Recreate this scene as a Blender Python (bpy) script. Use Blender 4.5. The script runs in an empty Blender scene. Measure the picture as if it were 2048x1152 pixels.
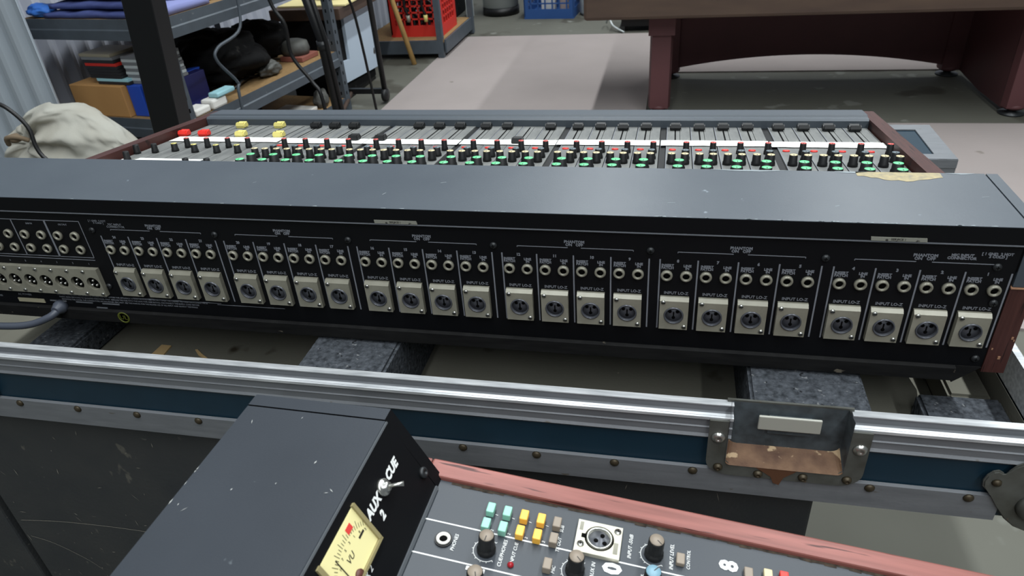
import bpy, bmesh, math, random
from mathutils import Vector, Matrix, Euler
random.seed(7)
S = bpy.context.scene
COL = S.collection
Z0 = 0.70            # height of the big console's top cover above the floor

# ------------------------------------------------------------------ camera, world, lights, exposure
cam_d = bpy.data.cameras.new('camera')
cam_d.sensor_width = 36.0
cam_d.lens = 1420.51 * 36.0 / 2048.0
cam_d.clip_start = 0.02
cam_d.dof.use_dof = True
cam_d.dof.focus_distance = 0.80
cam_d.dof.aperture_fstop = 16.0
cam = bpy.data.objects.new('camera', cam_d)
COL.objects.link(cam)
Rr = ((0.9778838683, 0.1986090502, -0.0655559713),
      (0.0510018932, -0.5304247562, -0.8461964222),
      (-0.2028347778, 0.8241383520, -0.5288232499))
cm = Matrix([[Rr[0][i], -Rr[1][i], -Rr[2][i]] for i in range(3)]).to_4x4()
cm.translation = Vector((0.51722, -0.56030, 0.27912 + Z0))
cam.matrix_world = cm
S.camera = cam

S.view_settings.view_transform = 'Standard'
S.view_settings.look = 'None'
S.view_settings.exposure = -0.08
S.view_settings.gamma = 1.0
S.view_settings.use_curve_mapping = False

w = bpy.data.worlds.new('workshop_air')
S.world = w
w.use_nodes = True
w.node_tree.nodes['Background'].inputs[0].default_value = (0.80, 0.92, 1.0, 1)
w.node_tree.nodes['Background'].inputs[1].default_value = 0.12

def tube_light(x, y, z, sx, sy, power, col=(0.93, 0.98, 1.0)):
    l = bpy.data.lights.new('fluorescent_tube', 'AREA')
    l.shape = 'RECTANGLE'; l.size = sx; l.size_y = sy
    l.energy = power; l.color = col
    o = bpy.data.objects.new('fluorescent_tube', l)
    o.location = (x, y, z)
    COL.objects.link(o)
tube_light(1.80, 0.8, 3.1, 0.10, 9.0, 215)
tube_light(0.12, 0.8, 3.1, 0.10, 9.0, 185)
tube_light(-2.4, 1.5, 3.1, 0.16, 6.0, 20)

# ------------------------------------------------------------------ materials
def lin(c):
    r = []
    for v in c:
        v /= 255.0
        r.append(v / 12.92 if v <= 0.04045 else ((v + 0.055) / 1.055) ** 2.4)
    return (r[0], r[1], r[2], 1.0)

def mat(name, rgb, rough=0.6, metal=0.0, spec=0.5, var=None, vscale=8.0, vamt=0.5, stretch=(1, 1, 1),
        bump=0.0, bscale=80.0, spots=None, transmission=0.0, alpha=1.0):
    """base colour, optional second colour by noise, optional spots [(rgb, scale, threshold, stretch)]"""
    m = bpy.data.materials.new(name); m.use_nodes = True
    nt = m.node_tree; b = nt.nodes['Principled BSDF']
    b.inputs['Roughness'].default_value = rough
    b.inputs['Metallic'].default_value = metal
    b.inputs['Specular IOR Level'].default_value = spec
    if transmission: b.inputs['Transmission Weight'].default_value = transmission
    tc = nt.nodes.new('ShaderNodeTexCoord')
    cur = None
    def noise(scale, st, detail=4.0, seed=0.0):
        mp = nt.nodes.new('ShaderNodeMapping')
        mp.inputs['Scale'].default_value = st
        mp.inputs['Location'].default_value = (seed, seed * 1.7, seed * .3)
        nt.links.new(tc.outputs['Object'], mp.inputs[0])
        n = nt.nodes.new('ShaderNodeTexNoise')
        n.inputs['Scale'].default_value = scale; n.inputs['Detail'].default_value = detail
        nt.links.new(mp.outputs[0], n.inputs['Vector'])
        return n.outputs[0]
    def mix(fac, a, c2, a_is_col=True):
        x = nt.nodes.new('ShaderNodeMix'); x.data_type = 'RGBA'
        nt.links.new(fac, x.inputs[0])
        if isinstance(a, tuple): x.inputs[6].default_value = a
        else: nt.links.new(a, x.inputs[6])
        x.inputs[7].default_value = c2
        return x.outputs[2]
    def ramp(src, lo, hi):
        r = nt.nodes.new('ShaderNodeMapRange')
        r.inputs['From Min'].default_value = lo; r.inputs['From Max'].default_value = hi
        nt.links.new(src, r.inputs[0]); return r.outputs[0]
    cur = lin(rgb)
    if var:
        cur = mix(ramp(noise(vscale, stretch), .5 - vamt * .5, .5 + vamt * .5), cur, lin(var))
    for k, (srgb, sc, th, st) in enumerate(spots or []):
        cur = mix(ramp(noise(sc, st, 3.0, 3.1 + k * 5), th, th + .05), cur, lin(srgb))
    if isinstance(cur, tuple): b.inputs['Base Color'].default_value = cur
    else: nt.links.new(cur, b.inputs['Base Color'])
    if bump:
        bp = nt.nodes.new('ShaderNodeBump'); bp.inputs['Strength'].default_value = bump
        bp.inputs['Distance'].default_value = 0.002
        nt.links.new(noise(bscale, (1, 1, 1), 5.0), bp.inputs['Height'])
        nt.links.new(bp.outputs[0], b.inputs['Normal'])
    return m

M = {}
M['slate'] = mat('slate_paint', (60, 67, 75), .40, spec=.5, var=(68, 75, 82), vscale=14, vamt=.6, bump=.05, bscale=900,
                 spots=[((120, 130, 138), 60, .74, (1, 1, 1))])
M['slate2'] = mat('dark_slate_paint', (38, 43, 50), .42, spec=.5, var=(45, 50, 57), vscale=12, vamt=.6, bump=.05, bscale=900,
                  spots=[((120, 128, 132), 50, .77, (1, 1, .5)), ((86, 94, 98), 9, .72, (1, 1, 1))])
M['blackpaint'] = mat('black_paint', (8, 9, 12), .55, spec=.2, spots=[((60, 60, 58), 55, .76, (1, 1, 1))])
M['blackrough'] = mat('rough_black_board', (12, 12, 13), .75, spec=.2, var=(26, 26, 26), vscale=30, vamt=.5, stretch=(1, 4, 6),
                      spots=[((90, 84, 74), 70, .72, (1, 1, 2))])
M['greyprint'] = mat('grey_print', (116, 119, 126), .6)
M['dimprint'] = mat('dim_grey_print', (92, 95, 100), .6)
M['whiteprint'] = mat('white_print', (225, 226, 224), .5)
M['zinc'] = mat('satin_zinc', (150, 148, 134), .36, metal=.18, var=(122, 119, 106), vscale=60, vamt=.6)
M['nickel'] = mat('nickel', (190, 190, 184), .28, metal=.9)
M['socket'] = mat('grey_socket', (80, 82, 88), .35, metal=.3)
M['black'] = mat('black_plastic', (14, 14, 15), .45, spec=.4)
M['hole'] = mat('dark_hole', (4, 4, 4), .9, spec=.1)
M['darkscrew'] = mat('dark_screw', (44, 46, 48), .4, metal=.4)
M['wood'] = mat('red_wood_laminate', (118, 70, 63), .42, spec=.4, var=(152, 94, 86), vscale=9, vamt=.5, stretch=(1.2, 18, 18),
                spots=[((70, 34, 30), 10, .62, (1.5, 26, 26))])
M['woodY'] = mat('red_wood_laminate_side', (58, 32, 29), .5, spec=.3, var=(74, 44, 40), vscale=9, vamt=.5, stretch=(34, 1.5, 1.5),
                 spots=[((32, 19, 18), 12, .60, (44, 2, 2))])
M['chip'] = mat('bare_chipboard', (190, 160, 112), .8, bump=.3, bscale=400)
M['alu'] = mat('brushed_aluminium', (120, 123, 127), .52, metal=.18, var=(102, 105, 109), vscale=22, vamt=.7, stretch=(1, 9, 9), bump=.08, bscale=300,
               spots=[((90, 84, 74), 46, .70, (1, 3, 3))])
M['aluedge'] = mat('bright_aluminium', (228, 230, 232), .4, metal=.4, var=(160, 164, 168), vscale=30, vamt=.6, stretch=(1, 8, 8))
M['teal'] = mat('blue_laminate', (15, 40, 54), .5, spec=.4, var=(19, 46, 61), vscale=25, vamt=.6)
M['rivet'] = mat('tarnished_rivet', (70, 62, 48), .5, metal=.6)
M['khaki'] = mat('khaki_lining', (100, 99, 90), .95, spec=.1, var=(114, 112, 102), vscale=9, vamt=.7, bump=.15, bscale=300,
                 spots=[((58, 52, 42), 12, .66, (1, 1, 1)), ((170, 160, 140), 160, .76, (1, 1, 1))])
M['foam'] = mat('charcoal_foam', (86, 90, 96), .95, spec=.1, var=(44, 47, 51), vscale=210, vamt=.45, bump=1.0, bscale=230,
                spots=[((118, 120, 122), 190, .66, (1, 1, 1)), ((30, 31, 33), 120, .66, (1, 1, 1))])
M['rust'] = mat('rusty_steel', (120, 92, 68), .7, metal=.2, var=(72, 46, 32), vscale=60, vamt=.5, bump=.2, bscale=400,
                spots=[((176, 152, 120), 70, .60, (1, 1, 2))])
M['plate'] = mat('dull_steel_plate', (98, 100, 96), .5, metal=.3, var=(72, 72, 66), vscale=50, vamt=.5, spots=[((110, 86, 62), 60, .68, (1, 1, 1))])
M['dish'] = mat('worn_blue_grey_steel', (94, 104, 110), .55, metal=.4, var=(58, 62, 64), vscale=70, vamt=.5, spots=[((120, 112, 96), 80, .70, (1, 1, 1))])
M['scratched'] = mat('scratched_black_laminate', (48, 51, 54), .6, spec=.35, var=(60, 61, 61), vscale=14, vamt=.6, bump=.25, bscale=180,
                     spots=[((88, 86, 80), 50, .68, (1, 1, .5)), ((84, 84, 80), 120, .70, (.6, 1, 1))])
M['concrete'] = mat('stained_concrete', (98, 98, 90), .75, spec=.3, var=(82, 81, 73), vscale=2.2, vamt=.6, bump=.2, bscale=60,
                    spots=[((70, 68, 60), 3.0, .60, (1, 1, 1)), ((114, 115, 108), 7, .64, (1, 1, 1))])
M['carpet'] = mat('pale_pink_grey_carpet', (152, 143, 140), .95, spec=.1, var=(143, 135, 132), vscale=3.5, vamt=.6, bump=.3, bscale=260,
                  spots=[((120, 112, 106), 9, .76, (1, 1, 1))])
M['cream'] = mat('cream_cap', (205, 190, 150), .5)
M['taupe'] = mat('taupe_plastic', (138, 126, 112), .5)
M['green'] = mat('green_cap', (104, 208, 142), .45)
M['red'] = mat('red_cap', (206, 84, 78), .45)
M['redfader'] = mat('red_fader', (226, 52, 44), .45)
M['yellow'] = mat('yellow_fader', (212, 200, 118), .5)
M['mint'] = mat('mint_button', (140, 198, 178), .4)
M['amber'] = mat('amber_button', (250, 188, 74), .4)
M['bluecap'] = mat('pale_blue_cap', (120, 156, 172), .45)
M['bluegreycap'] = mat('blue_grey_cap', (96, 108, 114), .45)
M['strip'] = mat('dusty_grey_panel', (126, 127, 124), .6, spec=.4, var=(80, 82, 82), vscale=70, vamt=.7, stretch=(1, .25, 1), bump=.2, bscale=500,
                 spots=[((136, 136, 128), 90, .66, (1, .4, 1))])
M['armrest'] = mat('dark_blue_grey_vinyl', (66, 73, 80), .45, spec=.5)
M['tape'] = mat('white_tape', (236, 236, 232), .6, spots=[((196, 80, 78), 60, .70, (1, 1, 1)), ((150, 150, 150), 90, .72, (1, 1, 1))])
M['greytape'] = mat('grubby_grey_tape', (130, 130, 120), .8, spots=[((60, 58, 54), 260, .6, (1, 1, 1))])
M['panel2'] = mat('dark_grey_panel', (46, 52, 60), .45, spec=.5, var=(54, 59, 64), vscale=12, vamt=.6, bump=.05, bscale=700)
M['dust'] = mat('dust_line', (74, 64, 54), .95, spec=.1, var=(36, 34, 32), vscale=180, vamt=.4)
M['meterface'] = mat('cream_meter_face', (232, 222, 162), .6)
M['meterrim'] = mat('olive_meter_rim', (140, 130, 92), .5)
M['ink'] = mat('black_ink', (30, 26, 22), .6)
M['redink'] = mat('red_ink', (214, 64, 58), .6)
M['redled'] = mat('red_lens', (150, 24, 34), .3)
M['knobblack'] = mat('ribbed_black_knob', (20, 21, 22), .5, spec=.4)
M['cord'] = mat('grey_cord', (72, 77, 88), .45, spec=.5)
M['shelfsteel'] = mat('blue_grey_shelf_steel', (78, 86, 94), .5, metal=.15, var=(68, 74, 80), vscale=20, vamt=.6, spots=[((112, 116, 116), 34, .72, (1, 1, 1))])
M['particle'] = mat('particle_board', (150, 122, 84), .85, spec=.15, var=(128, 102, 70), vscale=90, vamt=.5)
M['cardboard'] = mat('cardboard', (186, 142, 90), .85, spec=.1, var=(176, 132, 84), vscale=12, vamt=.6)
M['corrugated'] = mat('galvanised_sheet', (186, 196, 204), .5, metal=.15, var=(164, 172, 180), vscale=3, vamt=.6, stretch=(2, 2, .5))
M['corrugateddark'] = mat('dull_galvanised_sheet', (192, 196, 208), .6, metal=.0, var=(156, 160, 170), vscale=3, vamt=.6, stretch=(2, 2, .5))
M['canvas'] = mat('off_white_canvas', (164, 159, 146), .9, spec=.1, var=(184, 184, 176), vscale=8, vamt=.6, bump=.2, bscale=300,
                  spots=[((132, 112, 74), 9, .72, (1, 1, 1))])
M['blackpost'] = mat('black_steel', (13, 14, 16), .45, spec=.5, spots=[((120, 120, 118), 40, .78, (1, 1, 1))])
M['blackcloth'] = mat('black_fabric', (8, 8, 9), .85, spec=.2, bump=.5, bscale=60, spots=[((40, 40, 38), 30, .66, (1, 1, 1))])
M['denim'] = mat('blue_cloth', (84, 96, 148), .9, spec=.1, var=(60, 66, 110), vscale=14, vamt=.5, stretch=(1, 1, 4))
M['denimdark'] = mat('dark_blue_cloth', (34, 40, 74), .9, spec=.1, var=(50, 56, 96), vscale=14, vamt=.5)
M['brightblue'] = mat('bright_blue_plastic', (44, 104, 196), .6, var=(60, 120, 205), vscale=20, vamt=.5)
M['bluebook'] = mat('blue_cover', (34, 74, 176), .5, spots=[((190, 205, 230), 20, .70, (1, 1, 1))])
M['navy'] = mat('navy_cover', (28, 30, 86), .5)
M['paper'] = mat('white_paper', (222, 220, 214), .8)
M['pinkpaper'] = mat('pinkish_paper', (196, 176, 168), .8)
M['yellowpaper'] = mat('pale_yellow_paper', (222, 208, 150), .8)
M['aqua'] = mat('pale_aqua_plastic', (158, 206, 214), .6)
M['redplastic'] = mat('red_plastic', (196, 44, 34), .5)
M['bluecrate'] = mat('blue_crate_plastic', (36, 74, 130), .5)
M['whiteplastic'] = mat('white_plastic', (190, 196, 196), .5, spots=[((80, 80, 78), 14, .68, (1, 1, 1))])
M['whitemetal'] = mat('chipped_white_metal', (176, 190, 204), .5, spots=[((58, 56, 54), 22, .70, (1, 1, 1))])
M['brownrail'] = mat('worn_brown_wood', (66, 50, 42), .6, var=(82, 65, 52), vscale=6, vamt=.6, stretch=(1, 6, 6), spots=[((150, 146, 134), 30, .80, (1, 1, 1))])
M['maroon'] = mat('maroon_board', (92, 54, 56), .6, var=(82, 48, 50), vscale=8, vamt=.6)
M['brownbench'] = mat('dark_brown_bench', (58, 44, 38), .6, var=(78, 60, 48), vscale=16, vamt=.5)
M['broomwood'] = mat('pale_broom_wood', (198, 160, 100), .6, var=(178, 140, 84), vscale=10, vamt=.5, stretch=(8, 8, 1))
M['cdclear'] = mat('grey_case_plastic', (120, 122, 124), .3)
M['creamcase'] = mat('cream_case', (150, 142, 122), .5)
M['cddark'] = mat('dark_case_plastic', (40, 40, 42), .3)
M['silvergrey'] = mat('silver_grey_plastic', (92, 93, 88), .6, var=(60, 60, 58), vscale=30, vamt=.5)
M['emblem'] = mat('yellow_green_print', (78, 84, 20), .6)

# ------------------------------------------------------------------ geometry helpers
def V(*a): return Vector(a)
def box(bm, x0, x1, y0, y1, z0, z1, bev=0.0, mi=0):
    vs = [bm.verts.new((x, y, z)) for x in (x0, x1) for y in (y0, y1) for z in (z0, z1)]
    idx = [(0, 1, 3, 2), (4, 6, 7, 5), (0, 4, 5, 1), (2, 3, 7, 6), (0, 2, 6, 4), (1, 5, 7, 3)]
    fs = [bm.faces.new([vs[i] for i in f]) for f in idx]
    for f in fs: f.material_index = mi
    if bev:
        es = list({e for f in fs for e in f.edges})
        r = bmesh.ops.bevel(bm, geom=es, offset=bev, segments=2, affect='EDGES', profile=.5)
        for f in r['faces']: f.material_index = mi
    return vs

def prism(bm, pts, a0, a1, axis='x', mi=0):
    """polygon pts in the other two axes, extruded along axis from a0 to a1"""
    def mk(p, a):
        if axis == 'x': return (a, p[0], p[1])
        if axis == 'y': return (p[0], a, p[1])
        return (p[0], p[1], a)
    A = [bm.verts.new(mk(p, a0)) for p in pts]; B = [bm.verts.new(mk(p, a1)) for p in pts]
    n = len(pts)
    fs = [bm.faces.new(A), bm.faces.new(B[::-1])]
    for i in range(n): fs.append(bm.faces.new((A[i], B[i], B[(i + 1) % n], A[(i + 1) % n])))
    for f in fs: f.material_index = mi

def lathe(bm, prof, seg=20, o=(0, 0, 0), axis='z', mi=0, sx=1.0, sy=1.0, smooth=True):
    """prof: list of (r,h) from bottom to top"""
    rings = []
    for r, h in prof:
        ring = []
        for k in range(seg):
            a = 2 * math.pi * k / seg
            x, y = r * math.cos(a) * sx, r * math.sin(a) * sy
            p = (x, y, h) if axis == 'z' else ((x, -h, y) if axis == '-y' else (h, x, y))
            ring.append(bm.verts.new((p[0] + o[0], p[1] + o[1], p[2] + o[2])))
        rings.append(ring)
    for a, b in zip(rings, rings[1:]):
        for k in range(seg):
            f = bm.faces.new((a[k], a[(k + 1) % seg], b[(k + 1) % seg], b[k])); f.smooth = smooth; f.material_index = mi
    for ring, rr in ((rings[0], prof[0][0]), (rings[-1], prof[-1][0])):
        if rr > 1e-7:
            f = bm.faces.new(ring); f.material_index = mi

def tube(bm, pts, r, seg=10, mi=0):
    pts = [Vector(p) for p in pts]
    rad = r if isinstance(r, (list, tuple)) else [r] * len(pts)
    rings = []; up = Vector((0, 0, 1))
    for i, p in enumerate(pts):
        t = (pts[min(i + 1, len(pts) - 1)] - pts[max(i - 1, 0)]).normalized()
        s = t.cross(up)
        if s.length < 1e-3: s = t.cross(Vector((1, 0, 0)))
        s.normalize(); q = s.cross(t).normalized(); up = q
        rings.append([bm.verts.new(p + (s * math.cos(2 * math.pi * k / seg) + q * math.sin(2 * math.pi * k / seg)) * rad[i]) for k in range(seg)])
    for a, b in zip(rings, rings[1:]):
        for k in range(seg):
            f = bm.faces.new((a[k], a[(k + 1) % seg], b[(k + 1) % seg], b[k])); f.smooth = True; f.material_index = mi
    bm.faces.new(rings[0][::-1]); bm.faces.new(rings[-1])

def smooth_path(pts, n=6):
    pts = [Vector(p) for p in pts]; out = []
    P = [pts[0]] + pts + [pts[-1]]
    for i in range(1, len(P) - 2):
        a, b, c, d = P[i - 1], P[i], P[i + 1], P[i + 2]
        for k in range(n):
            t = k / n
            out.append(.5 * ((2 * b) + (c - a) * t + (2 * a - 5 * b + 4 * c - d) * t * t + (3 * b - a - 3 * c + d) * t ** 3))
    out.append(pts[-1]); return out

def plate_hole(bm, w, h, r, t, cx=0, cz=0, n=28, mi=0):
    """plate in XZ facing -Y, centred on 0, thickness t towards -Y, round hole at cx,cz"""
    def outer(a):
        dx, dz = math.cos(a), math.sin(a); ks = []
        if dx > 1e-9: ks.append((w / 2 - cx) / dx)
        if dx < -1e-9: ks.append((-w / 2 - cx) / dx)
        if dz > 1e-9: ks.append((h / 2 - cz) / dz)
        if dz < -1e-9: ks.append((-h / 2 - cz) / dz)
        k = min(k for k in ks if k > 0); return (cx + dx * k, cz + dz * k)
    angs = sorted(set([2 * math.pi * k / n for k in range(n)] + [math.atan2(sz * h / 2 - cz, sx * w / 2 - cx) % (2 * math.pi) for sx in (-1, 1) for sz in (-1, 1)]))
    L = []
    for a in angs:
        o = outer(a); i = (cx + r * math.cos(a), cz + r * math.sin(a))
        L.append([bm.verts.new((p[0], y, p[1])) for p in (o, i) for y in (-t, 0)])
    m = len(L)
    for k in range(m):
        a, b = L[k], L[(k + 1) % m]
        for q in ((a[0], a[2], b[2], b[0]), (a[2], a[3], b[3], b[2]), (a[3], a[1], b[1], b[3]), (a[1], a[0], b[0], b[1])):
            f = bm.faces.new(q); f.material_index = mi

def text_into(bm, body, size, mtx, shear=0.0, bold=0.0, align='CENTER', depth=0.0001, mi=0, line=1.0):
    c = bpy.data.curves.new('lettering', 'FONT')
    c.body = body; c.size = size; c.shear = shear; c.offset = bold; c.extrude = depth
    c.align_x = align; c.align_y = 'CENTER'; c.space_line = line; c.resolution_u = 2
    o = bpy.data.objects.new('lettering', c)
    me = bpy.data.meshes.new_from_object(o)
    n0 = len(bm.verts)
    bm.from_mesh(me)
    bm.verts.ensure_lookup_table()
    vs = bm.verts[n0:]
    bmesh.ops.transform(bm, matrix=mtx, verts=vs)
    for f in {f for v in vs for f in v.link_faces}: f.material_index = mi
    bpy.data.objects.remove(o); bpy.data.curves.remove(c); bpy.data.meshes.remove(me)

ORG = {}       # author-frame position of every object's origin
def ORGK(o): return ORG[o.name_full]
def root(name, label, cat, base=(0, 0, 0), frame=None, group=None, kind=None):
    """an Empty at the thing's base; frame = matrix of the author frame"""
    o = bpy.data.objects.new(name, None); o.empty_display_size = .05
    COL.objects.link(o)
    F = frame or Matrix.Identity(4)
    o.matrix_world = F @ Matrix.Translation(base)
    ORG[o.name_full] = Vector(base)
    if kind: o['kind'] = kind
    if label: o['label'] = label; o['category'] = cat
    if group: o['group'] = group
    return o
def mesh_of(name, bm, mats, shift=None, recalc=True):
    if recalc: bmesh.ops.recalc_face_normals(bm, faces=bm.faces[:])
    if shift is not None: bmesh.ops.translate(bm, vec=-shift, verts=bm.verts[:])
    me = bpy.data.meshes.new(name); bm.to_mesh(me); bm.free()
    for m in (mats if isinstance(mats, (list, tuple)) else [mats]): me.materials.append(M[m] if isinstance(m, str) else m)
    return me
def part(name, bm, mats, parent, label=None, kind=None, recalc=True):
    """mesh authored in the thing's frame"""
    c = Vector((0, 0, 0))
    for v in bm.verts: c += v.co
    c /= max(1, len(bm.verts))
    me = mesh_of(name, bm, mats, c, recalc)
    o = bpy.data.objects.new(name, me); COL.objects.link(o)
    o.parent = parent; o.location = c - ORGK(parent); ORG[o.name_full] = c
    if label: o['label'] = label
    if kind: o['kind'] = kind
    return o
def inst(name, me, at, parent, rot=None, label=None):
    """shared mesh placed at an author-frame point"""
    o = bpy.data.objects.new(name, me); COL.objects.link(o)
    o.parent = parent; o.location = Vector(at) - ORGK(parent); ORG[o.name_full] = Vector(at)
    if rot is not None: o.rotation_euler = rot
    if label: o['label'] = label
    return o
def solo(name, bm, mats, label, cat, group=None, base=None, frame=None, recalc=True):
    lo = min(v.co.z for v in bm.verts)
    c = sum((v.co for v in bm.verts), Vector()) / len(bm.verts); c.z = lo
    if base is not None: c = Vector(base)
    me = mesh_of(name, bm, mats, c, recalc)
    o = bpy.data.objects.new(name, me); COL.objects.link(o)
    o.matrix_world = (frame or Matrix.Identity(4)) @ Matrix.Translation(c)
    ORG[o.name_full] = c
    o['label'] = label; o['category'] = cat
    if group: o['group'] = group
    return o
def struct(name, bm, mats):
    me = mesh_of(name, bm, mats)
    o = bpy.data.objects.new(name, me); COL.objects.link(o); o['kind'] = 'structure'; ORG[o.name_full] = Vector((0, 0, 0))
    return o
def NB(): return bmesh.new()
RX90 = Matrix.Rotation(math.pi / 2, 4, 'X')
def T(x, y, z): return Matrix.Translation((x, y, z))

# ------------------------------------------------------------------ the room
b = NB(); box(b, -3.2, 4.2, -2.2, 5.2, -0.1, 0.0); floor = struct('floor', b, 'concrete')
b = NB(); box(b, -3.2, 4.2, 5.1, 5.2, 0, 1.5); struct('wall_back', b, 'corrugateddark')
def corr(bm, p0, p1, z0, z1, pitch=.075, amp=.012, thick=.003):
    p0 = Vector(p0); p1 = Vector(p1); d = p1 - p0; L = d.length; d.normalize(); n = Vector((-d.y, d.x, 0))
    N = int(L / pitch * 6); prev = None
    for i in range(N + 1):
        s = L * i / N; off = amp * max(-1, min(1, 1.6 * math.sin(2 * math.pi * s / pitch)))
        q = p0 + d * s + n * off; q2 = q - n * thick
        cur = [bm.verts.new((q.x, q.y, z0)), bm.verts.new((q.x, q.y, z1)), bm.verts.new((q2.x, q2.y, z1)), bm.verts.new((q2.x, q2.y, z0))]
        if prev:
            for k in range(4):
                f = bm.faces.new((prev[k], cur[k], cur[(k + 1) % 4], prev[(k + 1) % 4]))
        else: bm.faces.new(cur)
        prev = cur
    bm.faces.new(prev[::-1])
SH = T(-1.037, 1.465, 0) @ Matrix.Rotation(-math.radians(8), 4, 'Z')      # shelf frame
def shp(u, v, z=0): return SH @ Vector((u, v, z))
b = NB(); corr(b, (-3.1, 1.33, 0), (-1.405, 1.36, 0), 0.0, 1.5); struct('wall_front_left', b, 'corrugated')
b = NB(); corr(b, shp(-.72, -.12), shp(-.72, 3.6), 0.0, 1.5); struct('wall_left', b, 'corrugateddark')

# carpet runners around a bare strip of floor
b = NB()
def rug(bm, x0, x1, y0, y1): box(bm, x0, x1, y0, y1, 0.0, .006)
solo_r = []
b = NB(); box(b, -.75, .425, 1.1, 3.755, 0.0, .006)
solo('carpet_runner', b, 'carpet', 'pale pink-grey carpet strip on the floor left of the pool table', 'carpet')
b = NB(); box(b, .432, 3.4, .9, 2.232, 0.0, .006)
solo('carpet_runner', b, 'carpet', 'pale pink-grey carpet strip on the floor in front of the pool table', 'carpet')
b = NB(); box(b, .432, 3.4, 2.945, 3.755, 0.0, .006)
solo('carpet_runner', b, 'carpet', 'pale carpet strip on the floor behind the pool table legs, seen under the arch', 'carpet')

# ------------------------------------------------------------------ pool table
t = root('pool_table', 'maroon pool table with brown rail, arched end board and thick legs at top right', 'table', (1.1, 2.6, 0))
b = NB(); box(b, .19, 2.10, 2.20, 3.02, .402, .74, .012); part('table_rail', b, 'brownrail', t, 'worn brown wooden rail and body')
b = NB(); box(b, .25, 2.04, 2.26, 2.96, .742, .75); part('playing_bed', b, mat('green_baize', (40, 84, 60), .95), t)
leg = NB(); prism(leg, [(-.036, -.036), (.036, -.036), (.044, 0), (.036, .036), (-.036, .036), (-.044, 0)], .03, .32, 'z')
prism(leg, [(-.05, -.05), (.05, -.05), (.05, .05), (-.05, .05)], .32, .402, 'z')
lathe(leg, [(.03, .02), (.044, .032), (.03, .045)], 16)
legm = mesh_of('leg', leg, 'maroon')
ft = NB(); lathe(ft, [(.045, 0), (.045, .006), (.016, .012), (.014, .03)], 16); ftm = mesh_of('foot', ft, 'darkscrew')
for x, y in ((.477, 2.36), (1.775, 2.36), (.515, 2.885), (1.70, 2.885)):
    z = 0 if (2.232 < y < 2.91) else .006
    l = inst('leg', legm, (x, y, z), t); inst('foot', ftm, (x, y, z), l)
def arch(x): 
    s = (x - 1.11) / .60
    return .040 + .060 * max(0, 1 - s * s)
b = NB(); n = 24; xs = [.515 + 1.185 * i / n for i in range(n + 1)]
prism(b, [(x, arch(x)) for x in xs] + [(1.70, .402), (.515, .402)], 2.86, 2.88, 'y'); part('arched_end_board', b, 'maroon', t)
b = NB(); prism(b, [(2.36, .022), (2.60, .016), (2.88, .03), (2.88, .402), (2.36, .402)], 1.735, 1.755, 'x'); part('side_board', b, 'maroon', t)

# ------------------------------------------------------------------ things along the back
def crate(name, label, x0, y0, w, d, h, mt, z=0.0, rz=0.0, group=None):
    F = T(x0, y0, z) @ Matrix.Rotation(rz, 4, 'Z')
    t = root(name, label, 'crate', (0, 0, 0), F, group)
    b = NB(); box(b, 0, w, 0, d, 0, .012); part('crate_base', b, mt, t)
    def side(p, q, nm):
        b = NB(); p = Vector(p); q = Vector(q); dd = q - p; L = dd.length; dd.normalize(); nn = Vector((-dd.y, dd.x, 0)) * .008
        def bar(s0, s1, z0, z1):
            A = p + dd * s0; B = p + dd * s1
            vs = [bm_v(b, A, z0), bm_v(b, B, z0), bm_v(b, B + nn, z0), bm_v(b, A + nn, z0), bm_v(b, A, z1), bm_v(b, B, z1), bm_v(b, B + nn, z1), bm_v(b, A + nn, z1)]
            for f in ((0, 1, 2, 3), (4, 5, 6, 7), (0, 1, 5, 4), (1, 2, 6, 5), (2, 3, 7, 6), (3, 0, 4, 7)): b.faces.new([vs[i] for i in f])
        bar(0, L, .012, .06); bar(0, L, h - .05, h); bar(0, .03, .06, h - .05); bar(L - .03, L, .06, h - .05)
        m = 7
        for i in range(1, m): bar(L * i / m - .004, L * i / m + .004, .06, h - .05)
        for i in range(1, 5):
            zz = .06 + (h - .11) * i / 5; bar(.03, L - .03, zz - .004, zz + .004)
        part(nm, b, mt, t)
    side((0, 0, 0), (w, 0, 0), 'crate_side'); side((w, 0, 0), (w, d, 0), 'crate_side')
    side((w, d, 0), (0, d, 0), 'crate_side'); side((0, d, 0), (0, 0, 0), 'crate_side')
    return t
def bm_v(b, p, z): return b.verts.new((p.x, p.y, z))

# low grey shelf with the red crate
t = root('storage_shelf', 'low grey steel shelf standing at the back left, holding the red crate', 'shelf', (-.85, 3.55, 0))
pm = NB(); box(pm, -.016, .016, -.016, .016, 0, .95); pmm = mesh_of('post', pm, 'shelfsteel')
for x, y in ((-1.19, 3.28), (-.722, 3.28), (-.700, 3.86), (-1.19, 3.86)): inst('post', pmm, (x, y, .006 if x > -.745 else 0), t)
b = NB(); box(b, -1.19, -.72, 3.262, 3.275, .03, .10); part('beam', b, 'shelfsteel', t)
b = NB(); box(b, -.70, -.69, 3.28, 3.86, .03, .10); part('beam', b, 'shelfsteel', t)
b = NB(); box(b, -1.19, -.705, 3.276, 3.86, .085, .10); part('shelf_board', b, 'particle', t)
b = NB(); box(b, -1.19, -.705, 3.276, 3.86, .62, .65); part('shelf_board', b, 'particle', t)
crate('milk_crate', 'red plastic milk crate full of black cables on the low grey shelf', -1.03, 3.36, .30, .30, .28, 'redplastic', .10)
b = NB()
for i in range(26):
    x = -.88 + random.uniform(-.1, .1); y = 3.5 + random.uniform(-.09, .09)
    pts = [(x + random.uniform(-.05, .05), y + random.uniform(-.05, .05), .14 + .27 * k / 5) for k in range(6)]
    tube(b, smooth_path(pts, 3), .007, 5)
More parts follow.
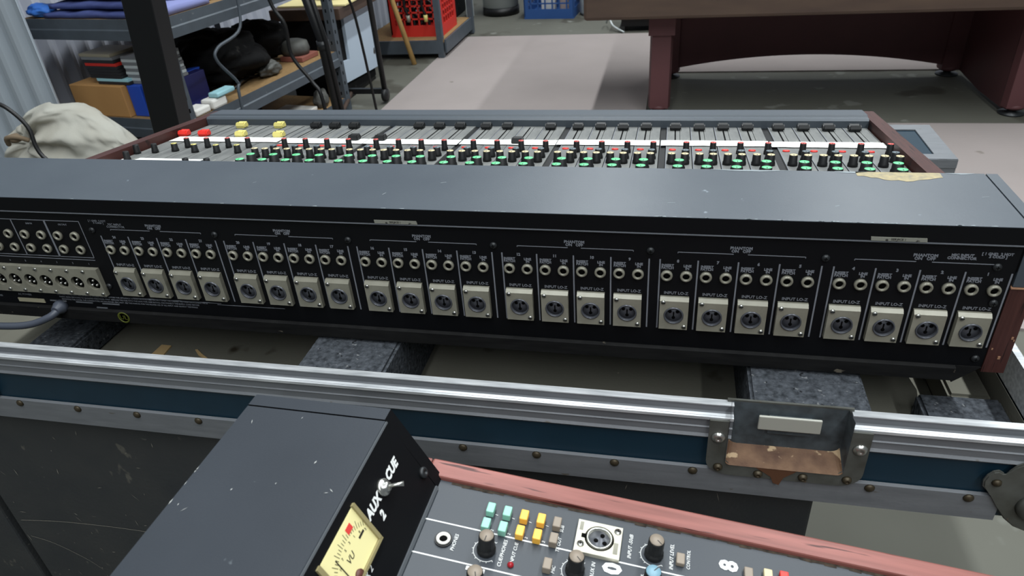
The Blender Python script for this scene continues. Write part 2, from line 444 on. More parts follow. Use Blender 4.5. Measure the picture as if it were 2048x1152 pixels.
solo('cable_bundle', b, 'black', 'tangle of black cables packed in the red crate', 'cables')['kind'] = 'stuff'
for k, (x, col) in enumerate(((-.93, 'zinc'), (-.83, 'yellow'))):
    b = NB(); pts = [(x, 3.36, .40), (x - .005, 3.344, .385), (x + .01, 3.338, .33), (x + .005, 3.338, .27), (x + .02, 3.338, .22)]
    tube(b, smooth_path(pts, 4), .008, 6); lathe(b, [(.011, -.035), (.012, 0)], 8, (x + .02, 3.338, .22), mi=1)
    solo('hanging_cable', b, ['black', col], ['black cable with metal plug hanging over the left front of the red crate', 'black cable with yellow plug hanging over the right front of the red crate'][k], 'cable')
# broom
b = NB(); tube(b, [(-.845, 3.16, .0), (-1.0, 3.19, .62), (-1.04, 3.20, .95)], .0135, 12)
solo('broom_handle', b, 'broomwood', 'pale wooden broom handle leaning in front of the low grey shelf', 'handle')

crate('milk_crate', 'blue plastic milk crate at the far back between white tubs', -.44, 4.24, .33, .33, .28, 'bluecrate', 0.0, -.06)
b = NB(); box(b, -.34, -.25, 4.34, 4.40, .02, .40); solo('white_carton', b, 'paper', 'tall white carton standing in the blue crate, left side', 'carton')
b = NB(); box(b, -.22, -.16, 4.33, 4.41, .02, .36); solo('white_carton', b, 'pinkpaper', 'narrow pinkish carton standing in the blue crate, right side', 'carton')
t = root('paint_bucket', 'white plastic bucket with dark foot left of the blue crate', 'bucket', (-.64, 4.45, 0))
b = NB(); lathe(b, [(.125, 0), (.125, .05)], 24, (-.64, 4.45, 0)); part('foot_ring', b, 'black', t)
b = NB(); lathe(b, [(.12, .052), (.135, .36), (.142, .362), (.142, .38), (.13, .38), (.12, .34)], 24, (-.64, 4.45, 0)); part('bucket_body', b, 'whiteplastic', t)
t = root('plastic_jug', 'translucent white plastic jug right of the blue crate, beside the table edge', 'jug', (.03, 4.3, 0))
b = NB(); lathe(b, [(.085, .0), (.10, .02), (.10, .30), (.06, .36), (.03, .38), (.03, .40)], 20, (.01, 4.36, 0), sx=1.0); part('jug_body', b, 'whiteplastic', t)
b = NB(); lathe(b, [(.034, .40), (.034, .42)], 16, (.01, 4.36, 0)); part('cap', b, 'bluecrate', t)
b = NB(); box(b, -.86, -.82, 4.35, 4.40, 0, .7); solo('steel_post', b, 'whiteplastic', 'pale upright post at the far back left of the white bucket', 'post')
b = NB(); box(b, -1.15, -.93, 4.3, 4.6, 0, .5, .01); solo('storage_box', b, 'blackcloth', 'dark box at the far back behind the red crate', 'box')
t = root('low_dolly', 'low dark wooden dolly on the floor just left of the pool table leg', 'dolly', (.38, 3.95, 0))
b = NB(); box(b, .20, .62, 3.80, 4.1, .075, .10, .003); part('platform', b, 'particle', t)
b = NB(); box(b, .22, .60, 3.82, 4.08, .03, .074); part('frame', b, 'black', t)
for x in (.25, .57):
    for y in (3.85, 4.05):
        b = NB(); lathe(b, [(.018, -.01), (.018, .01)], 12, (x, y, .018), axis='x'); part('wheel', b, 'black', t)
b = NB(); tube(b, smooth_path([(.12, 3.98, .02), (.14, 3.9, .07), (.17, 3.85, .03), (.24, 3.78, .006)], 5), .006, 6)
solo('loose_cable', b, 'whiteplastic', 'thin pale cable looping off the front of the low dolly', 'cable')

# ------------------------------------------------------------------ workbench on casters and white cabinet, centre left
t = root('white_cabinet', 'chipped white metal cabinet side with black opening, behind the tall grey shelf', 'cabinet', (-1.1, 2.7, 0))
X = -.95
b = NB(); prism(b, [(2.40, .098), (2.93, .060), (2.93, .375), (2.60, .375), (2.59, .178), (2.40, .200)], X - .015, X, 'x'); part('side_panel', b, 'whitemetal', t)
b = NB(); box(b, X - .25, X - .016, 2.48, 2.90, .02, .375); part('cabinet_body', b, 'blackcloth', t, 'black hollow body')
b = NB(); box(b, X - .25, X - .02, 2.48, 2.90, 0, .02); part('plinth', b, 'black', t)
t = root('work_bench', 'brown-topped bench resting over the white cabinet, papers on top', 'bench', (-1.1, 2.9, 0))
b = NB(); box(b, -1.24, -.905, 2.47, 3.25, .377, .425, .003); part('bench_top', b, 'brownbench', t)
for x, y in ((-1.10, 3.21), (-1.22, 2.95)):
    b = NB(); box(b, x - .02, x + .02, y - .02, y + .02, 0, .3765); part('leg', b, 'brownbench', t)
t = root('rolling_stand', 'black tube stand on a round caster in front of the white cabinet', 'stand', (-.80, 2.5, 0))
b = NB(); tube(b, [(-.765, 2.50, .062), (-.775, 2.50, .95)], .0125, 10); p = part('upright', b, 'blackpost', t)
b = NB(); lathe(b, [(.0, -.014), (.029, -.010), (.032, 0), (.029, .010), (.0, .014)], 18, (-.765, 2.50, .038), axis='x'); part('caster', b, 'knobblack', p)
b = NB(); box(b, -.945, -.775, 2.490, 2.510, .045, .068); part('crossbar', b, 'blackpost', t)
b = NB(); tube(b, [(-.93, 2.50, .05), (-.875, 2.25, .035), (-.865, 2.10, .03)], .009, 8); part('floor_bar', b, 'brownbench', t)
b = NB(); box(b, -1.22, -.895, 2.52, 3.0, .426, .432); solo('paper_sheets', b, 'yellowpaper', 'pale yellow paper sheets lying on the brown-topped bench', 'papers')
b = NB(); lathe(b, [(.09, 0), (.10, .02), (.085, .05)], 20, (-1.03, 2.70, .433), sy=.7); solo('padded_bag', b, mat('olive_pouch', (120, 112, 62), .8), 'olive soft pouch on the yellow papers of the bench', 'pouch')

# ------------------------------------------------------------------ tall grey shelf unit at left (frame SH: u right, v away)
t = root('steel_shelving', 'blue-grey steel shelving with particle-board shelves and punched posts at left', 'shelf', (-.3, .45, 0), SH)
pm = NB()
prism(pm, [(0, 0), (-.034, 0), (-.034, .002), (-.002, .002), (-.002, .034), (0, .034)], 0, .98, 'z')
for i in range(22):
    z = .03 + i * .044
    box(pm, .0, .0006, .012, .018, z, z + .014, mi=1); box(pm, -.022, -.016, -.0006, 0, z, z + .014, mi=1)
pmm = mesh_of('punched_post', pm, ['shelfsteel', 'hole'])
for (u, v, rz) in ((.002, -.002, 0), (.002, .925, -math.pi / 2 * 0), ): inst('post', pmm, (u, v, 0), t)
pm2 = NB(); box(pm2, -.002, .03, 0, .002, 0, .98); box(pm2, -.002, 0, 0, .034, 0, .98); pm2m = mesh_of('plain_post', pm2, 'shelfsteel')
for (u, v) in ((-.62, -.002), (-.62, .925)): inst('post', pm2m, (u, v, 0), t)
for z in (.06, .265, .59):
    b = NB(); box(b, -.60, -.003, .002, .93, z - .013, z); part('shelf_board', b, 'particle', t)
    b = NB(); prism(b, [(-.003, z + .002), (-.001, z + .002), (.0005, z - .028), (.005, z - .032), (.005, z - .062), (-.003, z - .062)], .0, .925, 'y'); part('beam', b, 'shelfsteel', t)
    b = NB(); prism(b, [(.004, z + .002), (.001, z + .002), (-.001, z - .028), (-.005, z - .032), (-.005, z - .062), (.004, z - .062)], -.60, -.035, 'x'); part('beam', b, 'shelfsteel', t)
# lower shelf: box, discs, folder
b = NB(); box(b, -.50, -.265, .012, .22, .266, .372, .002)
solo('cardboard_box', b, 'cardboard', 'plain brown cardboard box on the lower left shelf, under the disc cases', 'box', frame=SH)
zz = .3725
cols = [('cddark', 0), ('aqua', 1), ('cddark', 0), ('cddark', 0), ('cddark', 0), ('cddark', 0), ('redplastic', 2), ('cddark', 0), ('cdclear', 0), ('creamcase', 3)]
ORD = ['uppermost', 'second', 'third', 'fourth', 'fifth', 'sixth', 'seventh', 'eighth', 'ninth', 'tenth']
lab = {0: ('dark disc case in the left stack on the cardboard box', 'dark disc cases in the left stack'), 1: ('pale blue disc case near the bottom of the left stack on the box', None),
       2: ('red disc case in the left stack on the cardboard box', None), 3: ('cream disc case on top of the left stack on the box', None)}
for i, (c_, k) in enumerate(cols):
    x = -.395 + random.uniform(-.004, .004) - i * .0028 + (.02 if i < 2 else 0)
    b = NB(); box(b, x, x + .137, .03, .155, zz, zz + .0098, .001)
    solo('disc_case', b, c_, (f'dark disc case in the left stack on the box, {ORD[9 - i]} from its top' if k == 0 else lab[k][0]), 'disc case', 'disc cases in the left stack', frame=SH); zz += .0102
zz = .3725
for i in range(9):
    x = -.252 + random.uniform(-.003, .003) - i * .0018
    b = NB(); box(b, x, x + .137, .05, .175, zz, zz + .0098, .001)
    solo('disc_case', b, 'cdclear' if i % 2 == 0 else 'whiteplastic', f'pale disc case in the right stack behind the black post, {ORD[8 - i]} from its top', 'disc case', 'pale disc cases in the right stack', frame=SH); zz += .0102
b = NB(); box(b, -.258, -.20, .03, .28, .266, .3718, .002); solo('blue_binder', b, 'bluebook', 'bright blue binder standing between cardboard box and black post', 'binder', frame=SH)
b = NB(); box(b, -.15, -.115, .03, .25, .266, .371, .002); solo('navy_binder', b, 'navy', 'navy blue binder standing behind the black post on the lower shelf', 'binder', frame=SH)
b = NB(); box(b, -.19, -.155, .03, .28, .266, .3715, .002); solo('dark_binder', b, 'bluebook', 'second blue binder hidden mostly behind the black post', 'binder', frame=SH)
# right run of the lower shelf
def blob(name, c, r, mt, label, cat, seed=1, lump=.25, frame=SH, sq=1.0):
    b = NB(); bmesh.ops.create_icosphere(b, subdivisions=4, radius=1)
    from mathutils import noise as mn
    for v in b.verts:
        p = v.co.copy(); k = 1 + lump * mn.noise(p * 1.7 + Vector((seed, seed, seed))) + lump * .55 * mn.noise(p * 4.3 + Vector((seed, 0, 0))) + lump * .3 * mn.noise(p * 9.1)
        p = Vector([math.copysign(abs(q) ** sq, q) for q in p]) * k
        v.co = Vector((c[0] + p.x * r[0], c[1] + p.y * r[1], c[2] + max(-r[2] * .82, p.z * r[2])))
    for f in b.faces: f.smooth = True
    return solo(name, b, mt, label, cat, frame=frame)
blob('black_bag', (-.22, .43, .37), (.19, .19, .10), 'blackcloth', 'large black soft bag slumped on the lower shelf', 'bag', 3)
blob('black_bag', (-.26, .765, .35), (.13, .10, .085), 'blackcloth', 'smaller black bag behind the large one on the lower shelf', 'bag', 8)
b = NB(); box(b, -.15, -.02, .10, .22, .266, .283, .002); solo('navy_book', b, 'navy', 'navy book lying on the lower shelf behind the white packets', 'book', frame=SH)
b = NB(); box(b, -.07, -.008, .045, .12, .266, .29, .006); solo('white_packet', b, 'paper', 'crumpled white packet on the lower shelf beside the corner post', 'packet', frame=SH)
b = NB(); box(b, -.055, .0, .125, .20, .266, .30, .008); solo('white_packet', b, 'paper', 'white carton end at the edge of the lower shelf beside the aqua one', 'packet', frame=SH)
b = NB(); box(b, -.035, .006, .15, .245, .301, .318, .005); solo('aqua_packet', b, 'aqua', 'pale aqua packet lying on the white carton at shelf edge', 'packet', frame=SH)
b = NB()
for i in range(7):
    u0 = -.09 - .02 * i; pts = [(u0 + .03 * math.sin(k * 1.3 + i), .26 + k * .06, .276 + .008 * ((i + k) % 3)) for k in range(6)]
    tube(b, smooth_path(pts, 4), .005, 6)
solo('cable_bundle', b, 'black', 'black cables snaking along the lower shelf in front of the bags', 'cables', frame=SH)['kind'] = 'stuff'
blob('grey_adapter', (-.075, .55, .292), (.035, .06, .03), 'silvergrey', 'grey camera-like gadget among cables on the lower shelf', 'gadget', 5, .3)
b = NB(); box(b, -.16, -.05, .74, .86, .266, .285, .002); solo('red_book', b, mat('faded_red', (132, 78, 66), .7), 'red-edged box at the far end of the lower shelf', 'box', frame=SH)
b = NB(); lathe(b, [(.05, 0), (.055, .02), (.05, .05), (.03, .058)], 20, (-.12, .80, .286), sx=1.2); solo('metal_reel', b, 'silvergrey', 'silver-grey metal reel on the red-edged box', 'reel', frame=SH)
b = NB(); box(b, -.2, -.04, .60, .76, .061, .075, .002); solo('white_notebook', b, 'paper', 'white notebook lying on the bottom shelf near the poles', 'notebook', frame=SH)
blob('black_gear', (-.25, .40, .115), (.13, .16, .06), 'blackcloth', 'black lumpy gear on the bottom shelf under the bags', 'bag', 12)
blob('grey_gadget', (-.04, .80, .095), (.03, .04, .042), 'silvergrey', 'small grey gadget on the bottom shelf beside the black pole', 'gadget', 15, .2)
# upper shelf: clothes and papers
def folded(name, u0, u1, v0, v1, z, th, mt, label, seed, frame=SH):
    b = NB(); nx, ny = 26, 10; from mathutils import noise as mn
    def H(i, j, top):
        x = u0 + (u1 - u0) * i / nx; y = v0 + (v1 - v0) * j / ny
        e = min(1, 4 * min(i / nx, 1 - i / nx, j / ny * 1.5, (1 - j / ny) * 1.5) + .15)
        dz = th * (.55 + .45 * math.sqrt(e)) * (1 + .30 * mn.noise(Vector((x * 14, y * 14, seed)))) if top else 0
        return Vector((x, y + .012 * mn.noise(Vector((x * 9, 3, seed))), z + dz))
    g = [[[b.verts.new(H(i, j, tp)) for j in range(ny + 1)] for i in range(nx + 1)] for tp in (1, 0)]
    for i in range(nx):
        for j in range(ny):
            for q in (0, 1): b.faces.new((g[q][i][j], g[q][i + 1][j], g[q][i + 1][j + 1], g[q][i][j + 1])).smooth = True
    for i in range(nx):
        for j in (0, ny): b.faces.new((g[0][i][j], g[0][i + 1][j], g[1][i + 1][j], g[1][i][j])).smooth = True
    for j in range(ny):
        for i in (0, nx): b.faces.new((g[0][i][j], g[0][i][j + 1], g[1][i][j + 1], g[1][i][j])).smooth = True
    return solo(name, b, mt, label, 'clothes', frame=frame)
folded('folded_cloth', -.49, -.06, .015, .34, .592, .020, 'denim', 'blue folded garment at the bottom of the clothes pile on the upper shelf', 2)
folded('folded_cloth', -.47, -.08, .03, .34, .618, .020, 'denim', 'greyish-blue folded garment in the middle of the clothes pile', 7)
folded('folded_cloth', -.52, -.10, .05, .34, .645, .045, 'denimdark', 'dark navy garment on top of the clothes pile on the upper shelf', 11)
blob('blue_bundle', (-.535, .05, .61), (.05, .04, .022), 'brightblue', 'bright blue plastic bundle at the left end of the upper shelf', 'bundle', 4, .2)
folded('lavender_cloth', -.13, -.015, .06, .26, .592, .030, mat('lavender_cloth', (130, 136, 186), .9), 'lavender cloth over the upper shelf corner right of the black post', 5)
b = NB(); box(b, -.36, -.02, .42, .90, .592, .604, .002); solo('paper_stack', b, 'pinkpaper', 'pinkish paper stack on the upper shelf near the black pole', 'papers', frame=SH)
b = NB(); box(b, -.30, -.03, .62, .88, .606, .612, .001); solo('white_sheet', b, 'paper', 'white sheet on the pinkish paper stack', 'paper', frame=SH)
b = NB(); lathe(b, [(.0, -.04), (.032, -.038), (.032, .038), (.0, .04)], 20, (-.05, .74, .645), axis='x'); solo('tape_roll', b, 'black', 'black roll standing on the white sheet beside the black pole', 'roll', frame=SH)

# black post, black pole, cables near them
b = NB()
for v in box(b, -.955, -.866, 1.14, 1.2, 0, 1.15): v.co.x += .11 * v.co.z
bmesh.ops.bevel(b, geom=b.edges[:], offset=.002, segments=1, affect='EDGES')
solo('black_post', b, 'blackpost', 'thick square black steel post standing in front of the grey shelving', 'post')
t = root('speaker_pole', 'slim black stand pole with taped cables in front of the shelving', 'pole', (-.68, 1.82, 0))
b = NB(); tube(b, [(-.66, 1.80, .02), (-.672, 1.80, .45), (-.735, 1.80, .78)], .0195, 14); part('pole', b, 'blackpost', t)
b = NB(); lathe(b, [(.10, 0), (.10, .012), (.03, .02), (.02, .05)], 24, (-.66, 1.80, 0)); part('base', b, 'blackpost', t)
b = NB(); tube(b, [(-.636, 1.79, .04), (-.652, 1.785, .44), (-.70, 1.785, .78)], .008, 8); part('taped_cable', b, 'black', t)
b = NB(); lathe(b, [(.022, -.015), (.022, .015)], 14, (-.672, 1.80, .43)); part('clamp', b, 'darkscrew', t)
def cable(name, pts, r, mt, label):
    b = NB(); tube(b, smooth_path(pts, 6), r, 8); return solo(name, b, mt, label, 'cable')
cable('hanging_cable', [(-.80, 1.70, .82), (-.78, 1.70, .60), (-.745, 1.70, .52), (-.745, 1.70, .42), (-.69, 1.70, .33), (-.66, 1.69, .27), (-.655, 1.68, .03)], .0065, 'black', 'black cable hanging left of the slim black pole, with a pale plug')
cable('hanging_cable', [(-.69, 1.88, .80), (-.66, 1.88, .66), (-.61, 1.88, .59), (-.58, 1.90, .50), (-.575, 1.95, .02)], .005, 'black', 'thin black cable swinging right of the slim black pole')
cable('grey_power_cable', [shp(.02, .36, .66), shp(.025, .33, .50), shp(.02, .20, .46), shp(.02, .18, .42), shp(.025, .245, .33), shp(.03, .23, .29), shp(.04, .20, .02)], .0055, 'shelfsteel', 'grey cable dangling in front of the lower shelf beside the packets')
cable('black_floor_cable', [(-.90, .62, .66), (-.83, .61, .617), (-.787, .61, .595), (-.757, .61, .555), (-.745, .60, .505), (-.70, .60, .42), (-.62, .62, .02)], .0042, 'black', 'thick black cable curving down in front of the canvas bag')

# canvas bag
from mathutils import noise as mn
b = NB(); bmesh.ops.create_icosphere(b, subdivisions=6, radius=1)
KX, KZ = -.50, .62                         # where the neck is tied
for v in b.verts:
    p = v.co.copy()
    k = 1 + .07 * mn.noise(p * 1.4)
    x = p.x * .235 * k; y = p.y * .115 * k; z = p.z * .205 * k
    # profile: high at the middle-right, sloping down to the right
    z *= 1 - .22 * max(0, p.x - .2); 
    dx, dz = p.x - KX, p.z - KZ; d = math.hypot(dx, dz); a = math.atan2(dz, dx)
    if p.y < .35:
        w_ = math.exp(-((d - .55) / .55) ** 2)
        fold = (abs(math.sin(a * 4.6 + 1.5 * mn.noise(p * 1.5))) ** 2 - .35)
        y += .034 * w_ * fold - .022 * abs(mn.noise(p * 2.6)) - .012 * abs(mn.noise(p * 5.5))
        pinch = math.exp(-(d / .20) ** 2)
        y += .035 * pinch; z -= .030 * pinch; x -= .0 * pinch
    v.co = Vector((-1.243 + x, 1.19 + y, .215 + max(-.21, z)))
for f in b.faces: f.smooth = True
BAG = solo('canvas_bag', b, 'canvas', 'large off-white canvas bag, tied and creased, on the floor before the corrugated sheet', 'bag')
b = NB(); tube(b, smooth_path([(-1.385, 1.10, .325), (-1.365, 1.085, .350), (-1.335, 1.09, .352), (-1.318, 1.11, .335)], 5), .007, 8); lathe(b, [(.014, 0), (.018, .012), (.010, .022)], 12, (-1.352, 1.10, .335))
part('tie_string', b, mat('brown_string', (120, 104, 84), .9), BAG)

# ------------------------------------------------------------------ small blue flight case on the floor, right
t = root('small_flight_case', 'small blue flight case with silver edges on the carpet right of the big console', 'case', (1.0, 1.25, 0))
zt, x0, x1, y0, y1 = .30, .86, 1.172, 1.14, 1.372
b = NB(); box(b, x0, x1 - .003, y0 + .022, y1 - .003, .02, zt - .003); part('case_body', b, 'teal', t)
b = NB(); prism(b, [(x1 - .042, y0), (x1, y0), (x1, y1), (x0, y1), (x0, y1 - .035), (x1 - .042, y1 - .035)], zt - .002, zt + .001, 'z'); part('edge_angle', b, 'alu', t)
b = NB(); box(b, x0, x1, y0, y0 + .03, zt - .002, zt + .0015); box(b, x0, x1, y0 - .002, y0, zt - .02, zt); part('front_edge', b, 'alu', t)
b = NB(); box(b, x0 + .01, x1 - .035, y0 + .012, y0 + .022, .04, zt - .02); part('front_opening', b, 'hole', t)
b = NB(); box(b, x1 - .034, x1, y0, y0 + .021, .02, zt - .02); part('corner_post', b, 'alu', t)
b = NB(); box(b, x0, x1, y0, y0 + .021, .006, .04); part('bottom_rail', b, 'alu', t)

# ------------------------------------------------------------------ black cases below, and the tray case
t = root('black_road_case', 'scratched black road case front under the tray, right of the vertical seam', 'case', (.2, .3, 0))
b = NB(); box(b, -.347, .672, -.052, .62, .0, .4515, .003); part('case_body', b, 'scratched', t)
b = NB(); rs = random.Random(5)
def sliver(x, z, a, l, w_):
    dx, dz = math.cos(a) * l / 2, math.sin(a) * l / 2; nx, nz = -math.sin(a) * w_, math.cos(a) * w_
    b.faces.new([b.verts.new((px, -.0527, pz)) for px, pz in ((x - dx, z - dz), (x + nx, z + nz), (x + dx, z + dz), (x - nx, z - nz))])
for i in range(150):
    sliver(rs.uniform(-.34, .66), rs.uniform(.02, .44), rs.choice([1.9, 2.1, 1.5, .1, 2.4]) + rs.uniform(-.3, .3), rs.uniform(.002, .016), rs.uniform(.0002, .0008))
def arc(pts):
    pts = smooth_path(pts, 6)
    for p, q in zip(pts, pts[1:]): b.faces.new([b.verts.new(v) for v in ((p.x, p.y, p.z - .0005), (q.x, q.y, q.z - .0005), (q.x, q.y, q.z + .0005), (p.x, p.y, p.z + .0005))])
arc([(-.335, -.0527, .228), (-.25, -.0527, .238), (-.12, -.0527, .240), (.02, -.0527, .225), (.10, -.0527, .205)])
arc([(-.335, -.0527, .195), (-.30, -.0527, .185), (-.26, -.0527, .16), (-.24, -.0527, .14)])
part('scratch_marks', b, mat('pale_scratches', (134, 130, 120), .8), t, kind='stuff')
b = NB(); box(b, -.60, -.359, -.054, .62, .0, .4515, .003); solo('black_road_case', b, 'scratched', 'scratched black road case front at bottom left, left of the vertical seam', 'case')

ZT = Z0
t = root('flight_case_tray', 'open blue flight case base with aluminium rim holding the long mixing console', 'case', (.17, .3, Z0 - .248))
TR = t; XL, XR, YF, YB = -.42, .851, -.070, .68
b = NB(); box(b, XL + .01, XR - .01, YF + .012, YB - .01, Z0 - .245, Z0 - .236); part('lining', b, 'khaki', t, 'khaki fabric lining')
# front wall
for a, c_, zt_ in ((XL, -.330, Z0 - .156), (-.2295, .5825, Z0 - .156), (.683, XR, Z0 - .156)):
    b = NB(); box(b, a, c_, YF + .001, YF + .0095, Z0 - .246, zt_); part('front_wall', b, 'teal', t)
for a, c_ in ((-.330, -.2295), (.5825, .683)):
    b = NB(); box(b, a, c_, YF + .001, YF + .0095, Z0 - .246, Z0 - .212); part('front_wall', b, 'teal', t)
b = NB(); box(b, XR - .0095, XR - .001, YF + .01, YB, Z0 - .246, Z0 - .156); part('right_wall', b, 'teal', t)
b = NB(); box(b, XL + .001, XL + .0095, YF + .01, YB, Z0 - .246, Z0 - .156); part('left_wall', b, 'teal', t)
b = NB(); box(b, XL + .01, XR - .01, YB - .0095, YB - .001, Z0 - .246, Z0 - .156); part('back_wall', b, 'teal', t)
LA, LB = .5665, .699       # latch span on the front rim
def rim_prof(mat_front=True):
    z = Z0
    return [(YF + .0105, z - .183), (YF - .0012, z - .183), (YF - .003, z - .1805), (YF - .0012, z - .178), (YF - .0012, z - .171), (YF - .0022, z - .170), (YF - .0012, z - .169), (YF - .0012, z - .1605), (YF - .003, z - .159),
            (YF - .002, z - .156), (YF + .004, z - .1555), (YF + .0045, z - .149), (YF + .010, z - .1485), (YF + .0115, z - .154), (YF + .0115, z - .183)]
for (a, c_) in ((XL, -.345), (-.213, LA + .02), (LB - .016, XR)):
    b = NB(); prism(b, rim_prof(), a, c_, 'x'); part('rim_extrusion', b, 'aluedge' if 0 else 'alu', t)
    b = NB(); prism(b, [(YF + .0035, Z0 - .1488), (YF + .0035, Z0 - .1478), (YF + .011, Z0 - .1478), (YF + .011, Z0 - .1488)], a, c_, 'x'); part('rim_ridge', b, 'aluedge', t)  # both ridges brighter than the band, their highlight put into the colour
    b = NB(); prism(b, [(YF - .0036, Z0 - .1595), (YF - .0036, Z0 - .1565), (YF + .0008, Z0 - .1553), (YF + .0008, Z0 - .1595)], a, c_, 'x'); part('rim_ridge', b, 'aluedge', t)
def rim_side(xo, s):
    b = NB(); prism(b, [(xo - s * .0105, Z0 - .183), (xo + s * .0012, Z0 - .183), (xo + s * .003, Z0 - .158), (xo - s * .004, Z0 - .155), (xo - s * .0045, Z0 - .149), (xo - s * .0105, Z0 - .149)], YF + .01, YB, 'y')
    part('rim_extrusion', b, 'aluedge', t)
rim_side(XR, 1); rim_side(XL, -1)
b = NB(); box(b, XL, XR, YB - .0105, YB + .001, Z0 - .183, Z0 - .149); part('rim_extrusion', b, 'aluedge', t)
b = NB(); box(b, XR - .0113, XR - .0107, YF + .013, YB - .012, Z0 - .2355, Z0 - .185); part('side_lining', b, 'khaki', t)
b = NB(); box(b, XL + .0107, XL + .0113, YF + .013, YB - .012, Z0 - .2355, Z0 - .185); part('side_lining', b, 'khaki', t)
b = NB(); box(b, XL + .012, XR - .012, YB - .0113, YB - .0107, Z0 - .2355, Z0 - .15); part('side_lining', b, 'khaki', t)
# lower edge rail
b = NB(); prism(b, [(YF, Z0 - .2185), (YF - .0035, Z0 - .2192), (YF - .0035, Z0 - .2477), (YF + .03, Z0 - .2477), (YF + .03, Z0 - .2462), (YF, Z0 - .2462)], XL, .812, 'x'); part('edge_rail', b, 'alu', t)
rv = NB(); lathe(rv, [(.0045, 0), (.0040, .0012), (.0022, .0024), (.0, .0028)], 12, axis='-y'); rvm = mesh_of('rivet', rv, 'rivet')
rx = -.189
for x in (-.36, -.275, -.189, -.112, -.036, .040, .118, .190, .262, .335, .409, .484, .556, .708, .787): inst('rivet', rvm, (x, YF - .0036, Z0 - .2235), t)
# latches: recessed dish with tab
def latch(xa, xb):
    L = part_latch = None
    w_ = xb - xa; xc = (xa + xb) / 2
    b = NB()
    zt_, zb = Z0 - .158, Z0 - .222
    y0, y1 = YF - .0062, YF - .0040
    # flange with an opening, built as four bands with a rounded lower outline
    ia, ib, it, ibm = xa + .0165, xb - .0165, Z0 - .1465, Z0 - .2085
    out = [(xa, zt_), (xa, zb + .022)]
    for k in range(7):
        a = math.pi + math.pi / 2 * k / 6; out.append((xa + .02 + .02 * math.cos(a), zb + .016 + .016 * math.sin(a)))
    lo = [p for p in out]
    hi = [(ia, zt_), (ia, ibm + .004), (ia + .005, ibm)]
    prism(b, lo + [(xc, zb), (xc, ibm), (ia + .005, ibm), (ia, ibm + .005), (ia, zt_)], y0, y1, 'y')
    prism(b, [(2 * xc - p[0], p[1]) for p in lo] + [(xc, zb), (xc, ibm), (ib - .005, ibm), (ib, ibm + .005), (ib, zt_)], y0, y1, 'y')
    L = part('latch_plate', b, 'plate', TR)
    # dish
    b = NB(); n = 10
    ring0, ring1, ring2 = [], [], []
    def rr(xa_, xb_, zb_, zt__, r):
        P = [(xa_, zt__), (xb_, zt__)]
        for k in range(5):
            a = -math.pi / 2 * k / 4; P.append((xb_ - r + r * math.cos(a), zb_ + r + r * math.sin(a)))
        for k in range(5):
            a = -math.pi / 2 - math.pi / 2 * k / 4; P.append((xa_ + r + r * math.cos(a), zb_ + r + r * math.sin(a)))
        return P
    A = rr(ia, ib, ibm, it, .005); Bp = rr(ia + .002, ib - .002, ibm + .013, it, .008)
    va = [b.verts.new((p[0], y0 - .001, p[1])) for p in A]; vb = [b.verts.new((p[0], YF + .0085, p[1])) for p in Bp]
    for k in range(len(A)):
        if k == 0: continue
        k2 = (k + 1) % len(A); f = b.faces.new((va[k], va[k2], vb[k2], vb[k])); f.material_index = 1 if 3 <= k <= 9 else 0
    b.faces.new(vb)
    d = part('dish', b, ['dish', 'rust'], L)
    b = NB(); prism(b, [(ia - .002, it - .004), (ib + .002, it - .004), (ib + .002, it + .0015), (ia - .002, it + .0015)], YF + .0086, YF + .0108, 'y'); part('dish_lip', b, 'plate', L)
    b = NB(); box(b, xa + .0415, xb - .039, YF + .0022, YF + .0048, Z0 - .1715, Z0 - .1560, .001); part('latch_tab', b, mat('bright_steel_tab', (176, 176, 166), .4, metal=.2), L)
    b = NB(); box(b, xc - .016, xc + .020, YF + .0048, YF + .0083, Z0 - .178, Z0 - .158, .001); part('tab_hinge', b, 'dish', L)
    for (x, z, big) in ((xa + .0085, Z0 - .1765, 1), (xb - .0075, Z0 - .1765, 1), (xa + .011, Z0 - .2125, 0), (xb - .012, Z0 - .2135, 0), (xc - .020, Z0 - .2165, 0), (xc + .018, Z0 - .2155, 0)):
        b = NB(); s = .0062 if big else .0042
        lathe(b, [(s, 0), (s * .95, .0016), (s * .6, .0034), (s * .35, .0038), (s * .3, .0028), (0, .0028)], 14, (x, y0, z), axis='-y'); part('rivet', b, 'nickel' if big else 'rivet', L)
    b = NB(); prism(b, [(xc - .022, ibm - .001), (xc + .012, ibm - .001), (xc + .002, ibm - .010), (xc - .001, zb - .006), (xc - .006, zb - .004), (xc - .009, ibm - .010)], y0 - .0006, y0, 'y'); part('rust_stain', b, mat('rust_brown', (84, 52, 30), .8), L)
latch(LA, LB); latch(-.345, -.213)
# ball corner
b = NB()
cp = [(.792, .500), (.7935, .5065), (.797, .5115), (.801, .513), (.805, .5105), (.8065, .507), (.8085, .513), (.812, .5195), (.818, .524), (.826, .526), (.8515, .527), (.8515, .443), (.840, .444), (.828, .449), (.818, .458), (.809, .472), (.803, .484), (.797, .490), (.793, .494)]
prism(b, cp, YF - .0062, YF - .0038, 'y')
bmesh.ops.bevel(b, geom=[e for e in b.edges if abs(e.verts[0].co.y - e.verts[1].co.y) < 1e-6 and e.verts[0].co.y < YF - .006], offset=.0012, segments=2, affect='EDGES')
lathe(b, [(.016, 0), (.015, .004), (.011, .0075), (.005, .0092), (0, .0096)], 24, (.838, YF - .006, .476), '-y')
L = part('corner_plate', b, 'plate', TR, 'dull steel corner with round lobes')
for x, z in ((.8015, .5005), (.832, .511)):
    b = NB(); lathe(b, [(.004, 0), (.003, .002), (0, .0028)], 12, (x, YF - .0066, z), axis='-y'); part('rivet', b, 'rivet', L)

